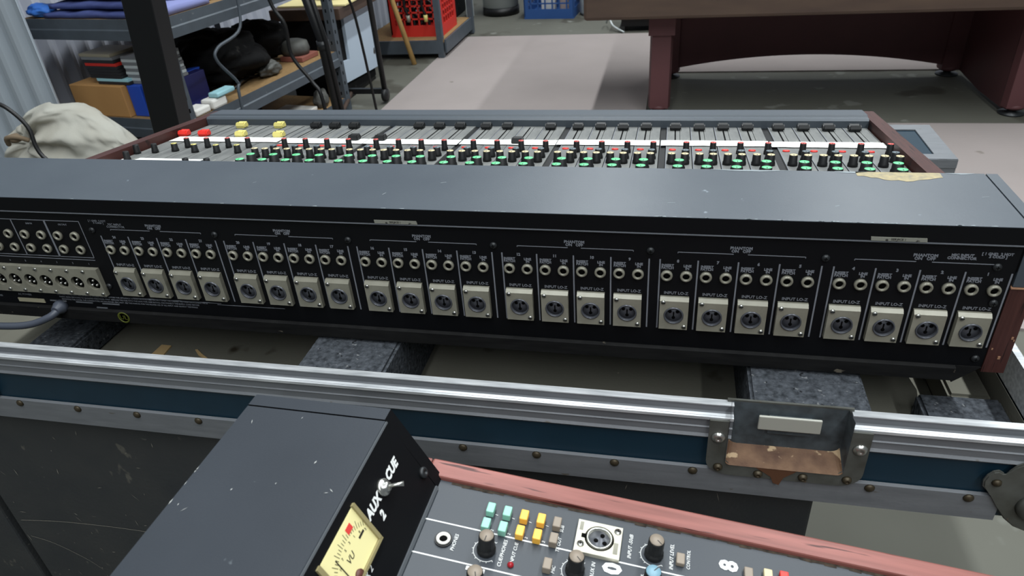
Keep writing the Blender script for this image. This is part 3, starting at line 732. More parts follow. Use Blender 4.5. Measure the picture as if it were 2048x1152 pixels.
# things lying in the tray
FL = Z0 - .236
def block(name, x0, x1, y0, y1, z0, z1, mt, label, cat, bev=.003, skew=0.0, group=None):
    b = NB(); box(b, x0, x1, y0, y1, z0, z1)
    for v in b.verts: v.co.x += skew * (v.co.y - y0)
    bmesh.ops.bevel(b, geom=b.edges[:], offset=bev, segments=2, affect='EDGES')
    return solo(name, b, mt, label, cat, group)
block('foam_block', .158, .253, -.050, .13, FL, Z0 - .1575, 'foam', 'charcoal foam block under the console, standing left of centre', 'foam block')
block('foam_block', .603, .704, -.052, .13, FL, Z0 - .1575, 'foam', 'charcoal foam block under the console, just behind the rusty latch', 'foam block')
block('foam_block', -.245, -.180, .002, .14, FL, Z0 - .205, 'foam', 'dark foam block at far left beneath the grey power cord', 'foam block')
block('foam_block', .765, .838, -.055, .030, FL, Z0 - .195, 'foam', 'flat charcoal foam block in the right front corner of the tray', 'foam block')
b = NB(); n = 24
prism(b, [(.712, -.04), (.712, .07), (.722, .12), (.775, .12), (.782, .07), (.775, .03), (.752, -.01), (.744, -.045)], FL, FL + .012, 'z')
solo('khaki_pad', b, 'khaki', 'rounded khaki pad on the tray lining right of the foam block', 'pad')
block('khaki_block', .800, .838, .042, .14, FL, Z0 - .205, 'khaki', 'khaki padded block in the tray below the right wooden cheek', 'pad')
b = NB(); prism(b, [(-.1035, .040), (-.1025, .0622), (-.0885, .0617), (-.0863, .038)], FL, FL + .002, 'z'); solo('wood_chip', b, 'chip', 'flat pale wood chip lying in the tray at left', 'wood chip')
b = NB(); prism(b, [(-.052, .058), (-.049, .059), (-.038, .051), (-.021, .041), (-.023, .039), (-.041, .048)], FL, FL + .0015, 'z'); solo('wood_splinter', b, 'chip', 'thin curved wood splinter right of the flat wood chip', 'splinter')

# ------------------------------------------------------------------ the long mixing console
CF = T(0, 0, Z0)
t = root('mixing_console', 'long black 24-channel mixing console seen from behind, lying in the flight case tray', 'mixing console', (.27, .27, -.1575), CF)
CN = t
KL, KR = -.283, .8165       # outer faces of the cheeks
def zs(y, off=0.0): return -.0281 - .1174 * y + off
b = NB(); prism(b, [(0, 0), (.106, 0), (.106, -.045), (.103, -.045), (.103, -.003), (.003, -.003), (.003, -.0166), (0, -.0166)], KL + .01, .7982, 'x')
cov = part('top_cover', b, 'slate', t, 'slate grey painted cover')
b = NB(); prism(b, [(0, 0), (.106, 0), (.106, -.043), (.0, -.054)], .7996, .8088, 'x'); part('end_cap', b, 'slate', t)
b = NB(); box(b, .7982, .7996, .001, .105, -.04, -.0015); part('cover_joint', b, 'hole', t)
b = NB(); box(b, KL + .01, .7982, -.0006, .0, -.0166, -.0155); box(b, KL + .01, .7982, -.0012, -.0006, -.01655, -.0158); part('cover_lip_edge', b, 'dimprint', t)
b = NB(); box(b, KL + .018, .7982, -.0004, .003, -.0158, -.0004); part('cover_lip', b, 'blackpaint', t, 'black painted rear lip')
# worn patch: bare wood showing along the far edge
b = NB()
def patch(pts, z=.0002):
    f = b.faces.new([b.verts.new((x, y, z)) for x, y in pts])
rnd = random.Random(3)
top = [(.690 + i * .0055, .1055) for i in range(14)]
bot = [(.690 + i * .0055, .0960 - .0095 * math.sin(math.pi * min(1, max(0, (i - .5) / 12.5))) + rnd.uniform(-.0018, .0018)) for i in range(13, -1, -1)]
patch(top + bot)
part('bare_patch', b, mat('bare_primer', (176, 160, 118), .8, var=(122, 118, 104), vscale=160, vamt=.6), t)
b = NB()
for (x0, x1, d) in ((.56, .632, .0035), (.672, .70, .004), (.766, .79, .003)):
    n = 8; T1 = [(x0 + (x1 - x0) * i / n, .1058) for i in range(n + 1)]; B1 = [(x0 + (x1 - x0) * i / n, .1055 - d * math.sin(math.pi * (i + .3) / (n + .6)) * rnd.uniform(.6, 1)) for i in range(n, -1, -1)]
    patch(T1 + B1)
for i in range(46):
    x = rnd.choice([rnd.uniform(-.25, .79), rnd.uniform(.5, .79)]); 
    l = rnd.uniform(.001, .006); patch([(x, 0), (x + l, 0), (x + l * .8, rnd.uniform(.0006, .0018)), (x + l * .2, .0008)])
for (x, y, a, l) in ((.61, .094, 2.2, .013), (.30, .06, .4, .006), (.38, .085, 2.4, .004), (.78, .055, .2, .006), (.25, .03, 1.1, .005), (.66, .03, .5, .004), (.10, .05, .8, .004), (.52, .028, .1, .007)):
    dx, dy = math.cos(a) * l, math.sin(a) * l; patch([(x, y), (x + dx, y + dy), (x + dx + .0005, y + dy - .0006), (x + .0006, y - .0006)])
part('paint_scuff', b, mat('scuffed_paint', (126, 134, 138), .7), t, kind='stuff')
# rear panel
b = NB(); box(b, KL + .018, .7985, .0012, .012, -.1375, -.0168); rp = part('rear_panel', b, 'blackpaint', t)
b = NB(); prism(b, [(.002, -.1378), (-.0015, -.140), (-.0015, -.1535), (.012, -.1575), (.50, -.1575), (.50, -.1378)], KL + .018, .778, 'x')
prism(b, [(.778, -.1378), (.798, -.1378), (.778, -.1565)], .0, .45, 'y')
part('bottom_pan', b, 'blackrough', t)
ck = [(0, -.055), (.1, zs(.1, -.001)), (.20, zs(.2)), (.562, zs(.562)), (.570, zs(.562) - .012), (.565, -.150), (.0, -.1425)]
b = NB(); prism(b, ck, .7987, KR, 'x'); part('wooden_cheek', b, 'woodY', t)
b = NB(); prism(b, ck, KL, KL + .0178, 'x'); part('wooden_cheek', b, 'woodY', t)
b = NB(); prism(b, [(-.0008, -.0548), (-.0008, -.056), (.01, -.056), (.01, -.054)], .7987, KR, 'x')
prism(b, [(-.0006, -.1245), (-.0006, -.1275), (.001, -.1275), (.001, -.1245)], .8075, .8095, 'x')
for (x, z, r) in ((.8005, -.118, .0011), (.8125, -.106, .0016), (.8145, -.108, .001)):
    box(b, x, x + r, -.0005, .0, z, z + r * 1.6)
part('cheek_chip', b, mat('pale_wood_chip', (150, 112, 86), .8), t)
# modules: channel strips on the control side
def mx(i): return -.0635 + i * .0341 + .0084 * (i // 4)
YS0, YS1 = .110, .502
def slope_box(bm, x0, x1, y0, y1, off0, off1, mi=0, bev=0):
    prism(bm, [(y0, zs(y0, off0)), (y1, zs(y1, off0)), (y1, zs(y1, off1)), (y0, zs(y0, off1))], x0, x1, 'x', mi)
b = NB(); slope_box(b, KL + .018, .7985, YS0, .56, -.05, -.0165); part('chassis', b, 'blackpaint', t)
cs = NB(); slope_box(cs, .0006, .0335, YS0, YS1, -.0160, -.012)
slope_box(cs, .0006, .0015, YS0, YS1, -.012, -.0116, 1)
slope_box(cs, .0118, .0138, .418, .495, -.012, -.0117, 2)
slope_box(cs, .0190, .0196, .40, .495, -.012, -.0118, 2)
csm = mesh_of('channel_strip', cs, ['strip', 'greyprint', 'hole'])
for i in range(24): inst('channel_strip', csm, (mx(i), 0, 0), t)
b = NB()
for g in range(5): slope_box(b, mx(4 * g + 3) + .0345, mx(4 * g + 4) - .0003, YS0, YS1, -.0160, -.0135)
part('group_divider', b, 'black', t)
ms = NB(); slope_box(ms, .0006, .0320, YS0, YS1, -.0160, -.012); slope_box(ms, .0190, .0205, .418, .495, -.012, -.0117, 1)
msm = mesh_of('master_strip', ms, ['strip', 'hole'])
for k in range(6): inst('master_strip', msm, (-.0652 - .0326 * (k + 1), 0, 0), t)
# arm rest
b = NB(); prism(b, [(.503, zs(.503, -.014)), (.503, zs(.503, -.002)), (.506, zs(.506, .001)), (.515, zs(.515, .0015)), (.517, zs(.517, .004)), (.553, zs(.553, .004)), (.560, zs(.56, -.001)), (.562, zs(.56, -.03)), (.503, zs(.503, -.03))], KL + .0185, .7982, 'x')
part('arm_rest', b, 'armrest', t)
# knobs
def knob_mesh(name, r, h, cap, capr=None, body='knobblack', ring=.0):
    k = NB(); lathe(k, [(r * 1.15, 0), (r * 1.12, h * .25), (r, h * .35), (r * .94, h * .93), (r * .88, h * .965)], 16)
    lathe(k, [(r * .88, h * .965), (r * .84, h), (0, h)], 16, mi=1)
    box(k, -.0004, .0004, -r * .8, -r * .1, h * .99, h * 1.015, mi=2)
    return mesh_of(name, k, [body, cap, 'ink'])
K = {c: knob_mesh('knob', r_, h_k, c) for c, r_, h_k in (('green', .0066, .0120), ('cream', .0052, .0135), ('bluegreycap', .0050, .0125))}
K['redk'] = knob_mesh('knob', .0042, .0150, 'red'); K['blackk'] = knob_mesh('knob', .0045, .0135, 'knobblack')
K['yellowk'] = knob_mesh('knob', .0048, .0120, 'yellow')
tilt = -math.atan(.1174)
def kn(kind, x, y, lbl=None):
    o = inst('knob', K[kind], (x, y, zs(y, -.0119)), CN, (tilt, 0, 0)); 
    return o
pb = NB(); lathe(pb, [(.0048, 0), (.0044, .0014), (0, .0018)], 12, sy=.7); pbm = mesh_of('push_button', pb, 'redfader')
for i in range(24):
    g = mx(i) + .0168; j = lambda: random.uniform(-.0006, .0006)
    kn('green', g + j(), .2775); kn('green', g - .002 + j(), .2515)
    kn('cream', g - .0088, .3025); kn('cream', g + .0076, .3020)
    kn('bluegreycap', g + .0085, .3235); kn('redk', g + .0098, .3535)
    inst('push_button', pbm, (g - .0076, .368, zs(.368, -.0119)), CN, (tilt, 0, 0))
for x, y, k_ in ((-.2055, .3299, 'yellowk'), (-.169, .3254, 'yellowk'), (-.1315, .324, 'yellowk'), (-.0981, .3253, 'yellowk'),
                 (-.1987, .3514, 'redk'), (-.1653, .3526, 'redk'), (-.1306, .3538, 'redk'), (-.0979, .355, 'redk'),
                 (-.258, .313, 'blackk'), (-.2325, .32, 'blackk'), (-.245, .275, 'blackk'), (-.1273, .245, 'blackk'), (-.0952, .246, 'blackk')): kn(k_, x, y)
def fcap(mt):
    k = NB(); prism(k, [(-.0065, 0), (-.0078, .004), (-.0060, .0090), (-.0015, .0068), (.0015, .0068), (.0060, .0090), (.0078, .004), (.0065, 0)], -.0082, .0082, 'x')
    bmesh.ops.bevel(k, geom=[e for e in k.edges if abs(e.verts[0].co.x - e.verts[1].co.x) < 1e-6], offset=.0016, segments=2, affect='EDGES')
    return mesh_of('fader_cap', k, mt)
FC = {m_: fcap(m_) for m_ in ('knobblack', 'yellow', 'redfader')}
def fader(x, y, m_): inst('fader_cap', FC[m_], (x, y, zs(y, -.0117)), CN, (tilt, 0, 0))
for i in range(24):
    y = .4845 + random.uniform(-.002, .002)
    if i in (3, 4): y = .4045
    if i == 10: y = .395
    fader(mx(i) + .0128, y, 'knobblack')
for x, y in ((-.1865, .484), (-.1505, .4215), (-.117, .485), (-.083, .420)): fader(x, y, 'yellow')
for x, y in ((-.2554, .4246), (-.2193, .4255)): fader(x, y, 'redfader')
# tape strips
for k, (xa, xb) in enumerate(((-.256, -.068), (-.063, .073), (.074, .22), (.222, .363), (.364, .507), (.509, .652), (.654, .797))):
    b = NB(); yc = .398 - .004 * math.sin(k); n = 10
    vs = []
    for i in range(n + 1):
        x = xa + (xb - xa) * i / n; wob = .0008 * math.sin(i * 2.3 + k)
        vs.append([b.verts.new((x, y, zs(y, -.0106))) for y in (yc - .0140 + wob, yc + .0150 + wob)])
    for p, q in zip(vs, vs[1:]): b.faces.new((p[0], q[0], q[1], p[1]))
    part('label_tape', b, 'tape', t)
b = NB()
for (x0, x1, yc) in ((-.262, -.244, .272), (-.238, -.13, .278)):
    vs = [b.verts.new((x, y, zs(y, -.0106))) for x, y in ((x0, yc - .02), (x1, yc - .02), (x1 + .004, yc + .005), (x0 + .006, yc + .008))]
    b.faces.new(vs)
part('label_tape', b, 'tape', t)
# rear fittings
fl = NB(); plate_hole(fl, .0258, .0308, .0090, .0052, 0, .0002)
for v in fl.verts: v.co.z -= .0012
prism(fl, [(0, .0142), (-.0052, .0142), (-.0022, .0172), (0, .0172)], -.0129, .0129, 'x')
flm = mesh_of('input_connector', fl, 'zinc')
rg = NB(); lathe(rg, [(.0089, 0), (.0089, .0062), (.0080, .0066), (.0076, .0056), (.0076, .002)], 24, (0, 0, -.0010), '-y'); rgm = mesh_of('connector_ring', rg, 'socket')
ins = NB(); lathe(ins, [(.0076, 0), (.0076, .0038), (0, .0038)], 22, (0, 0, -.0010), '-y')
for a in (90, 215, 325):
    lathe(ins, [(.0017, .0038), (.0017, .0041), (0, .0041)], 8, (.0042 * math.cos(math.radians(a)), 0, -.0010 - .0042 * math.sin(math.radians(a)) + .001), '-y', mi=1)
box(ins, -.0006, .0006, -.0041, -.0038, -.004, .002, mi=1)
insm = mesh_of('socket_insert', ins, ['socket', 'hole'])
sc = NB(); lathe(sc, [(.0022, 0), (.0020, .0009), (0, .0013)], 10, axis='-y'); box(sc, -.0017, .0017, -.0016, -.0012, -.0003, .0003, mi=1); scm = mesh_of('screw', sc, ['nickel', 'hole'])
jk = NB(); lathe(jk, [(.0053, 0), (.0053, .0022), (.0048, .0031), (.0038, .0034), (.0031, .0028), (.0031, .0004), (0, .0004)], 20, axis='-y'); 
lathe(jk, [(.0031, .0014), (0, .0015)], 12, axis='-y', mi=1); jkm = mesh_of('jack_socket', jk, ['zinc', 'hole'])
ZC = -.0809 - .0168
for i in range(24):
    xc = mx(i) + .0026 + .0130
    c_ = inst('input_connector', flm, (xc, .0012, ZC), t)
    inst('connector_ring', rgm, (xc, .0012, ZC), c_); inst('socket_insert', insm, (xc, .0012, ZC), c_)
    inst('screw', scm, (xc - .0098, -.0040, ZC + .0130), c_); inst('screw', scm, (xc + .0098, -.0040, ZC - .0130), c_)
    inst('jack_socket', jkm, (mx(i) + .0064 + .001, .0012, -.0586), t); inst('jack_socket', jkm, (mx(i) + .0234 + .001, .0012, -.0586), t)
# master outputs at left
fo = NB(); plate_hole(fo, .0205, .0345, .0080, .0052, 0, -.001); fom = mesh_of('output_connector', fo, 'zinc')
ro = NB(); lathe(ro, [(.0079, 0), (.0079, .0015), (0, .0015)], 20, (0, 0, -.001), '-y', mi=0)
for a in (90, 215, 325): lathe(ro, [(.0012, .0015), (.0012, .0050), (0, .0054)], 8, (.0036 * math.cos(math.radians(a)), 0, -.001 + .0036 * math.sin(math.radians(a))), '-y', mi=1)
rom = mesh_of('pin_insert', ro, ['hole', 'nickel'])
for k in range(9):
    xc = -.0932 - .0206 * k
    c_ = inst('output_connector', fom, (xc, .0012, -.1000), t); inst('pin_insert', rom, (xc, .0012, -.1000), c_)
    inst('screw', scm, (xc - .0073, -.0040, -.1000 + .0140), c_); inst('screw', scm, (xc + .0073, -.0040, -.1000 - .0140), c_)
for k in range(8):
    for z in (-.0440, -.0605): inst('jack_socket', jkm, (-.0945 - .0212 * k, .0012, z), t)
ps = NB(); lathe(ps, [(.0036, 0), (.0034, .0014), (.0018, .0026), (0, .0028)], 14, axis='-y'); box(ps, -.0016, .0016, -.0029, -.0024, -.0003, .0003, mi=1); box(ps, -.0003, .0003, -.0029, -.0024, -.0016, .0016, mi=1)
psm = mesh_of('panel_screw', ps, ['darkscrew', 'hole'])
for x, z in ((-.070, -.036), (.0745, -.0355), (.2195, -.0355), (.3645, -.035), (.508, -.034), (.6535, -.0345), (.784, -.0365), (.790, -.071), (.791, -.129), (-.0785, -.106)): inst('panel_screw', psm, (x, .0012, z), t)
# printed lines and lettering
b = NB()
def hline(x0, x1, z, w_=.0006, mi=0): box(b, x0, x1, .0009, .0012, z - w_ / 2, z + w_ / 2, mi=mi)
def vline(x, z0, z1, w_=.0013, mi=0): box(b, x - w_ / 2, x + w_ / 2, .0009, .0012, z0, z1, mi=mi)
for g in range(6):
    for k in range(5): vline(mx(4 * g) + .0341 * k + (.0010 if k == 0 else -.0002), -.1168, -.0425)
    x0, x1 = mx(4 * g) + .016, mx(4 * g) + .122; xm = (x0 + x1) / 2
    hline(x0, xm - .006, -.0345); hline(xm + .006, x1, -.0345); vline(x0, -.0357, -.0345, .0006); vline(x1, -.0357, -.0345, .0006)
hline(-.30 + .04, -.083, -.0265, .0007); vline(-.0830, -.0705, -.0265, .0008); hline(-.26, -.083, -.0705, .0007); hline(-.26, -.083, -.0735, .0007)
vline(-.1265, -.0705, -.0265, .0022); vline(-.1690, -.0705, -.0265, .0012); vline(-.2114, -.0705, -.0265, .0012)
hline(-.055, .055, -.1205, .0006); hline(.05, .13, -.1222, .0005)
part('panel_print_lines', b, 'greyprint', t)
b = NB()
def rt(s, x, z, size, **k): text_into(b, s, size, T(x, .0010, z) @ RX90, **k)
for i in range(24):
    x = mx(i)
    rt('INPUT LO-Z', x + .0166, -.0775, .0040, bold=.00008)
    rt('INSERT\nPATCH', x + .0078, -.0498, .0034, line=.75, bold=.00015); rt('LINE\nIN', x + .0250, -.0498, .0034, line=.75, bold=.00015)
    rt(str(24 - i), x + .0166, -.0438, .0038, bold=.0002)
for g in range(6): rt('PHANTOM\nON   OFF', mx(4 * g) + .069, -.0300, .0038, line=.8, bold=.00015)
rt('MIC INPUT\nCONNECTOR', -.040, -.0300, .0034, line=.8); rt('MIC INPUT\nCONNECTOR', .7565, -.0285, .0034, line=.8, bold=.00015)
rt('[ 1 GND  2 HOT\n  3 COLD ]', -.066 + .006, -.0262, .0030, line=.8); rt('[ 1 GND  2 HOT\n  3 COLD ]', .7815, -.0262, .0032, line=.8, bold=.00015)
for k in range(4): rt(['OUTPUT', 'SUB IN', 'AUX', 'MON'][k], -.105 - .0424 * k, -.0310, .0028); 
for k in range(8): rt(str(k + 1), -.0932 - .0206 * k, -.0785, .0030)
for k, s in enumerate(('CAUTION: TO PREVENT FIRE OR SHOCK HAZARD DO NOT EXPOSE THIS APPLIANCE TO RAIN OR MOISTURE. DO NOT OPEN THE CABINET. NO USER SERVICEABLE PARTS',
                       'INSIDE. REFER SERVICING TO QUALIFIED PERSONNEL ONLY. REPLACE THE FUSE WITH THE SAME TYPE AND RATING. DISCONNECT THE SUPPLY CORD BEFORE',
                       'REMOVING THE COVER. THE CONNECTORS ARE BALANCED, PIN 2 HOT. SEE THE MANUAL FOR THE PROPER USE OF ALL INPUT AND OUTPUT TERMINALS')):
    rt(s, -.155 + k * .002, -.1215 - .0032 * k, .0025, align='LEFT')
rt('AC POWER', -.200, -.1245, .0036); rt('FUSE', -.236, -.1280, .0034)
part('panel_lettering', b, 'greyprint', t)
for x0 in (.251, .6845):
    b = NB(); prism(b, [(x0, -.0118), (x0 + .042, -.0118), (x0 + .0427, -.0152), (x0 + .0005, -.0152)], -.0012, -.0006, 'y')
    text_into(b, 'SERVICE 1', .0026, T(x0 + .021, -.0013, -.0135) @ RX90, mi=1)
    part('label_strip', b, ['greytape', 'ink'], t)
b = NB(); box(b, -.212, -.176, .0004, .0012, -.1345, -.1295); part('rating_label', b, mat('pale_label', (158, 152, 128), .6), t)
b = NB()
for k in range(3):
    box(b, -.168 + .035 * k, -.146 + .035 * k, .0004, .0012, -.1312, -.1298)
box(b, -.108, -.094, .0004, .0012, -.1372, -.1357); part('small_label', b, 'dimprint', t)
b = NB(); lathe(b, [(.0075, 0), (.0075, .0004), (.0055, .0004), (.0055, 0)], 20, (-.075, -.0016, -.1465), '-y'); text_into(b, 'UL', .008, T(-.075, -.0018, -.1465) @ RX90)
part('approval_mark', b, 'emblem', t)
b = NB(); tube(b, smooth_path([(-.155, .004, -.138), (-.155, -.008, -.139), (-.162, -.016, -.143), (-.185, -.022, -.150), (-.22, -.024, -.1535), (-.28, -.022, -.156), (-.36, -.014, -.160)], 6), .0042, 12)
cd = part('power_cord', b, 'cord', t)
b = NB(); lathe(b, [(.0085, 0), (.0080, .005), (.0055, .010), (.0048, .012)], 16, (-.155, .0012, -.1372), '-y'); part('cord_grommet', b, 'cord', cd)

# ------------------------------------------------------------------ foreground console (frame: x toward operator, y away along the desk, z up from panel)
O = Vector((.3637, -.209, -.1199 + Z0)); yaw = .0367; sl = .1031
e2 = Vector((-math.sin(yaw), -math.cos(yaw), 0)); h_ = Vector((math.cos(yaw), -math.sin(yaw), 0))
e1 = h_ * math.cos(sl) - Vector((0, 0, math.sin(sl))); nn = e2.cross(e1)
if nn.z < 0: nn = -nn
F2 = Matrix((( e1.x, -e2.x, nn.x, O.x), (e1.y, -e2.y, nn.y, O.y), (e1.z, -e2.z, nn.z, O.z), (0, 0, 0, 1)))
F2i = F2.inverted()
# level box frame for the bridge: x along h_, y along -e2, z up
F3 = Matrix(((h_.x, -e2.x, 0, O.x), (h_.y, -e2.y, 0, O.y), (0, 0, 1, O.z), (0, 0, 0, 1)))
b2 = Vector((.12, -.25, -.10))
t = root('small_mixing_console', 'smaller mixing console in the foreground with meter bridge and red wooden end', 'mixing console', b2, F2)
C2 = t
def P3(x, y, z): return F2i @ (F3 @ Vector((x, y, z)))      # bridge coordinates into the console frame
def bridge_prism(bm, pts, y0, y1, mi=0):
    A = [bm.verts.new(P3(p[0], y0, p[1])) for p in pts]; B = [bm.verts.new(P3(p[0], y1, p[1])) for p in pts]
    n = len(pts); fs = [bm.faces.new(A), bm.faces.new(B[::-1])]
    for i in range(n): fs.append(bm.faces.new((A[i], B[i], B[(i + 1) % n], A[(i + 1) % n])))
    for f in fs: f.material_index = mi
LEN = .62
# panel
b = NB(); box(b, -.004, .50, -LEN, .0, -.004, 0); part('control_panel', b, 'panel2', t)
b = NB(); box(b, -.12, .50, -LEN, .0, -.10, -.0045); part('console_base', b, 'blackpaint', t)
b = NB(); box(b, -.010, .506, .0005, .0165, -.10, .0038, .0015)
part('wooden_end', b, 'wood', t)
b = NB(); box(b, -.02, -.0105, .0005, .0160, -.10, .0036, .001); part('wooden_end_chip', b, 'wood', t)
b = NB(); 
n = 60
for i in range(n):
    x = .01 + .48 * i / n; w_ = random.uniform(.0012, .0030)
    f = b.faces.new([b.verts.new(p) for p in ((x, .0, .0002), (x + .0084, .0, .0002), (x + .008, -w_, .0002), (x, -w_ * random.uniform(.7, 1.3), .0002))])
part('dust_strip', b, 'dust', t)
# bridge
T_ = (-.0296, .0621)
bp = [(-.0002, .0015), (-.0296, .0621), (-.1391, .0608), (-.1391, -.09), (-.03, -.09), (-.03, -.004), (-.0002, -.002)]
b = NB(); bridge_prism(b, bp, -LEN, -.0088); part('meter_bridge', b, 'slate2', t, 'slate painted meter bridge')
b = NB(); bridge_prism(b, [(.001, .0005), (-.0302, .0625), (-.1391, .0612), (-.1391, -.09), (-.03, -.09), (.001, -.006)], -.0078, .0035); bmesh.ops.recalc_face_normals(b, faces=b.faces[:])
b.faces.ensure_lookup_table()
for f in b.faces: f.material_index = 0 if f.normal.z > .8 else 1  # one paint: its sheen is put into the top's colour, sides go black
part('bridge_end_plate', b, ['slate2', 'blackpaint'], t)
b = NB(); rs = random.Random(11)
for i in range(26):
    x = rs.uniform(-.137, -.033); y = -rs.uniform(.012, .33); a = rs.choice([.6, 2.2, 1.5]) + rs.uniform(-.4, .4); l = rs.uniform(.0006, .0030); w_ = rs.uniform(.0002, .0006)
    if i < 8: x = -.1385; a = 1.57
    zt_ = .0621 - (-.0296 - x) * .0013 / .1095 + .00025
    dx, dy, nx, ny = math.cos(a) * l, math.sin(a) * l, -math.sin(a) * w_, math.cos(a) * w_
    b.faces.new([b.verts.new(P3(px, py, zt_)) for px, py in ((x - dx, y - dy), (x + nx, y + ny), (x + dx, y + dy), (x - nx, y - ny))])
part('paint_chip', b, mat('pale_paint_chip', (150, 152, 150), .7), t, kind='stuff')
f3 = Vector((-.0294, .0, .0606)).normalized(); fn = Vector((f3.z, 0, -f3.x))     # up the face, outward normal (bridge frame)
FB = Matrix(((0, f3.x, fn.x, -.0002), (1, 0, 0, 0), (0, f3.z, fn.z, .0015), (0, 0, 0, 1)))  # face frame: x along -e2, y up the face, z out
FM = F2i @ F3 @ FB
def face_box(bm, y0, y1, u0, u1, d0, d1, mi=0):
    n0 = len(bm.verts); vs = box(bm, y0, y1, u0, u1, d0, d1, mi=mi)
    for v in vs: v.co = FM @ v.co
b = NB(); face_box(b, -LEN, -.0088, .0012, .0655, .0001, .0009); part('meter_panel', b, 'blackpaint', t)
b = NB(); face_box(b, -LEN, -.0088, -.0012, .0012, .0, .0022); face_box(b, -LEN, -.0088, .0655, .0668, -.0004, .0012); part('panel_trim', b, 'dimprint' if 0 else mat('grey_edge', (92, 96, 100), .5, metal=.2), t)  # thin lighter grey bars along both edges of the meter panel
def ft(s, y, u, size, **k): text_into(b, s, size, FM @ T(y, u, .0011), **k)
for s_, y_, u_, z_, bo in (('CUE', -.0335, .0440, .0088, .0004), ('AUX', -.0655, .0432, .0088, .0004), ('2', -.0640, .0335, .0084, .0004), ('AUX 2', -.1050, .0235, .0062, 0), ('AUX', -.2062, .0432, .0088, .0004), ('1', -.2040, .0335, .0084, .0004)):
    b = NB(); ft(s_, y_, u_, z_, shear=.25, bold=bo, line=.95); o_ = part('bridge_lettering', b, 'whiteprint', t)
b = NB(); lathe(b, [(.0042, 0), (.0042, .002), (.0030, .003), (.0016, .0032), (.0016, .0018), (0, .0018)], 16)
for v in b.verts: v.co = FM @ (T(-.0115, .0178, .0009) @ v.co)
part('bridge_screw', b, 'darkscrew', t)
def toggle(y, u):
    b = NB(); lathe(b, [(.0060, 0), (.0060, .0018), (.0052, .0026), (.0032, .003), (.0032, .0055), (0, .0055)], 18)
    for v in b.verts: v.co = FM @ (T(y, u, .0009) @ v.co)
    g = part('toggle_switch', b, 'nickel', t)
    b = NB(); tube(b, [(0, 0, .004), (.0032, -.0030, .009), (.0052, -.0050, .0125)], [.0011, .0013, .0018], 10)
    for v in b.verts: v.co = FM @ (T(y, u, .0009) @ v.co)
    part('toggle_lever', b, 'nickel', g)
toggle(-.0492, .0438); toggle(-.190, .0438)
def meter(y1):
    """VU meter window: y1 = far edge"""
    y0 = y1 - .0465; u0, u1 = .0288, .0588
    b = NB(); face_box(b, y0, y1, u0, u1, .0010, .0013)
    g = part('meter_face', b, 'meterface', t)
    b = NB(); face_box(b, y1 - .0028, y1, u0 - .001, u1 + .001, .0010, .0030); face_box(b, y0 - .001, y1, u0 - .0022, u0 - .0002, .0010, .0030); face_box(b, y0 - .0035, y0, u0 - .001, u1 + .001, .0010, .0026); part('meter_rim', b, 'meterrim', g)
    b = NB(); yc = (y0 + y1) / 2; pv = Vector((yc, u0 - .010))
    for k in range(23):
        a = math.radians(130 - 80 * k / 22); r0, r1 = .0315, .0345 if k % 3 else .0365
        c, s = math.cos(a), math.sin(a)
        pts = [(pv.x - s_ * s * .00018 + r * c, pv.y + s_ * c * .00018 + r * s) for r, s_ in ((r0, -1), (r0, 1), (r1, 1), (r1, -1))]
        b.faces.new([b.verts.new(FM @ Vector((p[0], p[1], .00145))) for p in pts])
    for k, s in enumerate(('20', '10', '7', '5', '3', '1', '0', '3')):
        a = math.radians(130 - 11.2 * k); text_into(b, s, .0026, FM @ T(pv.x + .029 * math.cos(a), pv.y + .029 * math.sin(a), .0014))
    text_into(b, 'VU', .0060, FM @ T(yc - .004, u0 + .0125, .0014), shear=.2); face_box(b, yc + .010, yc + .0165, u0 + .013, u0 + .0145, .0013, .0015)
    face_box(b, yc - .0135, yc - .0130, u0 + .001, u0 + .022, .0013, .0018)
    part('meter_scale', b, 'ink', g)
    b = NB(); face_box(b, y1 - .0175, y1 - .0115, u0 + .0220, u0 + .0262, .0013, .0016); part('overload_mark', b, 'redink', g)
    b = NB(); lathe(b, [(.0036, 0), (.0036, .0012), (0, .0016)], 18)
    for v in b.verts: v.co = FM @ (T(yc - .007, u0 + .001, .0013) @ v.co)
    part('needle_hub', b, mat('brown_hub', (84, 44, 36), .5), g)
meter(-.0765); meter(-.222)
# white module lines
b = NB()
for yy in (-.0362, -.0640, -.0920, -.12): box(b, .0005, .49, yy - .0005, yy + .0005, 0, .0002)
part('module_line', b, 'whiteprint', t)
def btn(x, y, mt, w_=.0056, l_=.0086, hh=.0062):
    k = NB(); box(k, x - w_ / 2, x + w_ / 2, y - l_ / 2, y + l_ / 2, .0001, hh, .0007); return part('push_button', k, mt, C2)
for k, (x, mt) in enumerate(((.0449, 'mint'), (.0570, 'mint'), (.0692, 'amber'), (.0814, 'amber'), (.0928, 'taupe'))):
    btn(x, -.0192, mt); btn(x, -.0328, mt)
btn(.0925, -.0535, 'taupe'); btn(.1785, -.0250, 'taupe', hh=.004)
for x, mt, y in ((.2230, 'taupe', -.0245), (.2356, 'cream', -.0225), (.2460, 'redfader', -.0215)): btn(x, y, mt, hh=.004)
# console jack
b = NB(); lathe(b, [(.0062, 0), (.0062, .0012)], 24, (.0194, -.0500, 0)); g = part('headphone_jack', b, 'black', t)
b = NB(); lathe(b, [(.0050, .0012), (.0050, .0024), (.0042, .0030), (.0030, .0024), (.0030, .0013), (0, .0013)], 24, (.0194, -.0500, 0)); part('jack_collar', b, mat('white_collar', (226, 224, 216), .35), g)
b = NB(); lathe(b, [(.0028, .0014), (0, .0015)], 14, (.0194, -.0500, 0)); part('jack_hole', b, 'hole', g)
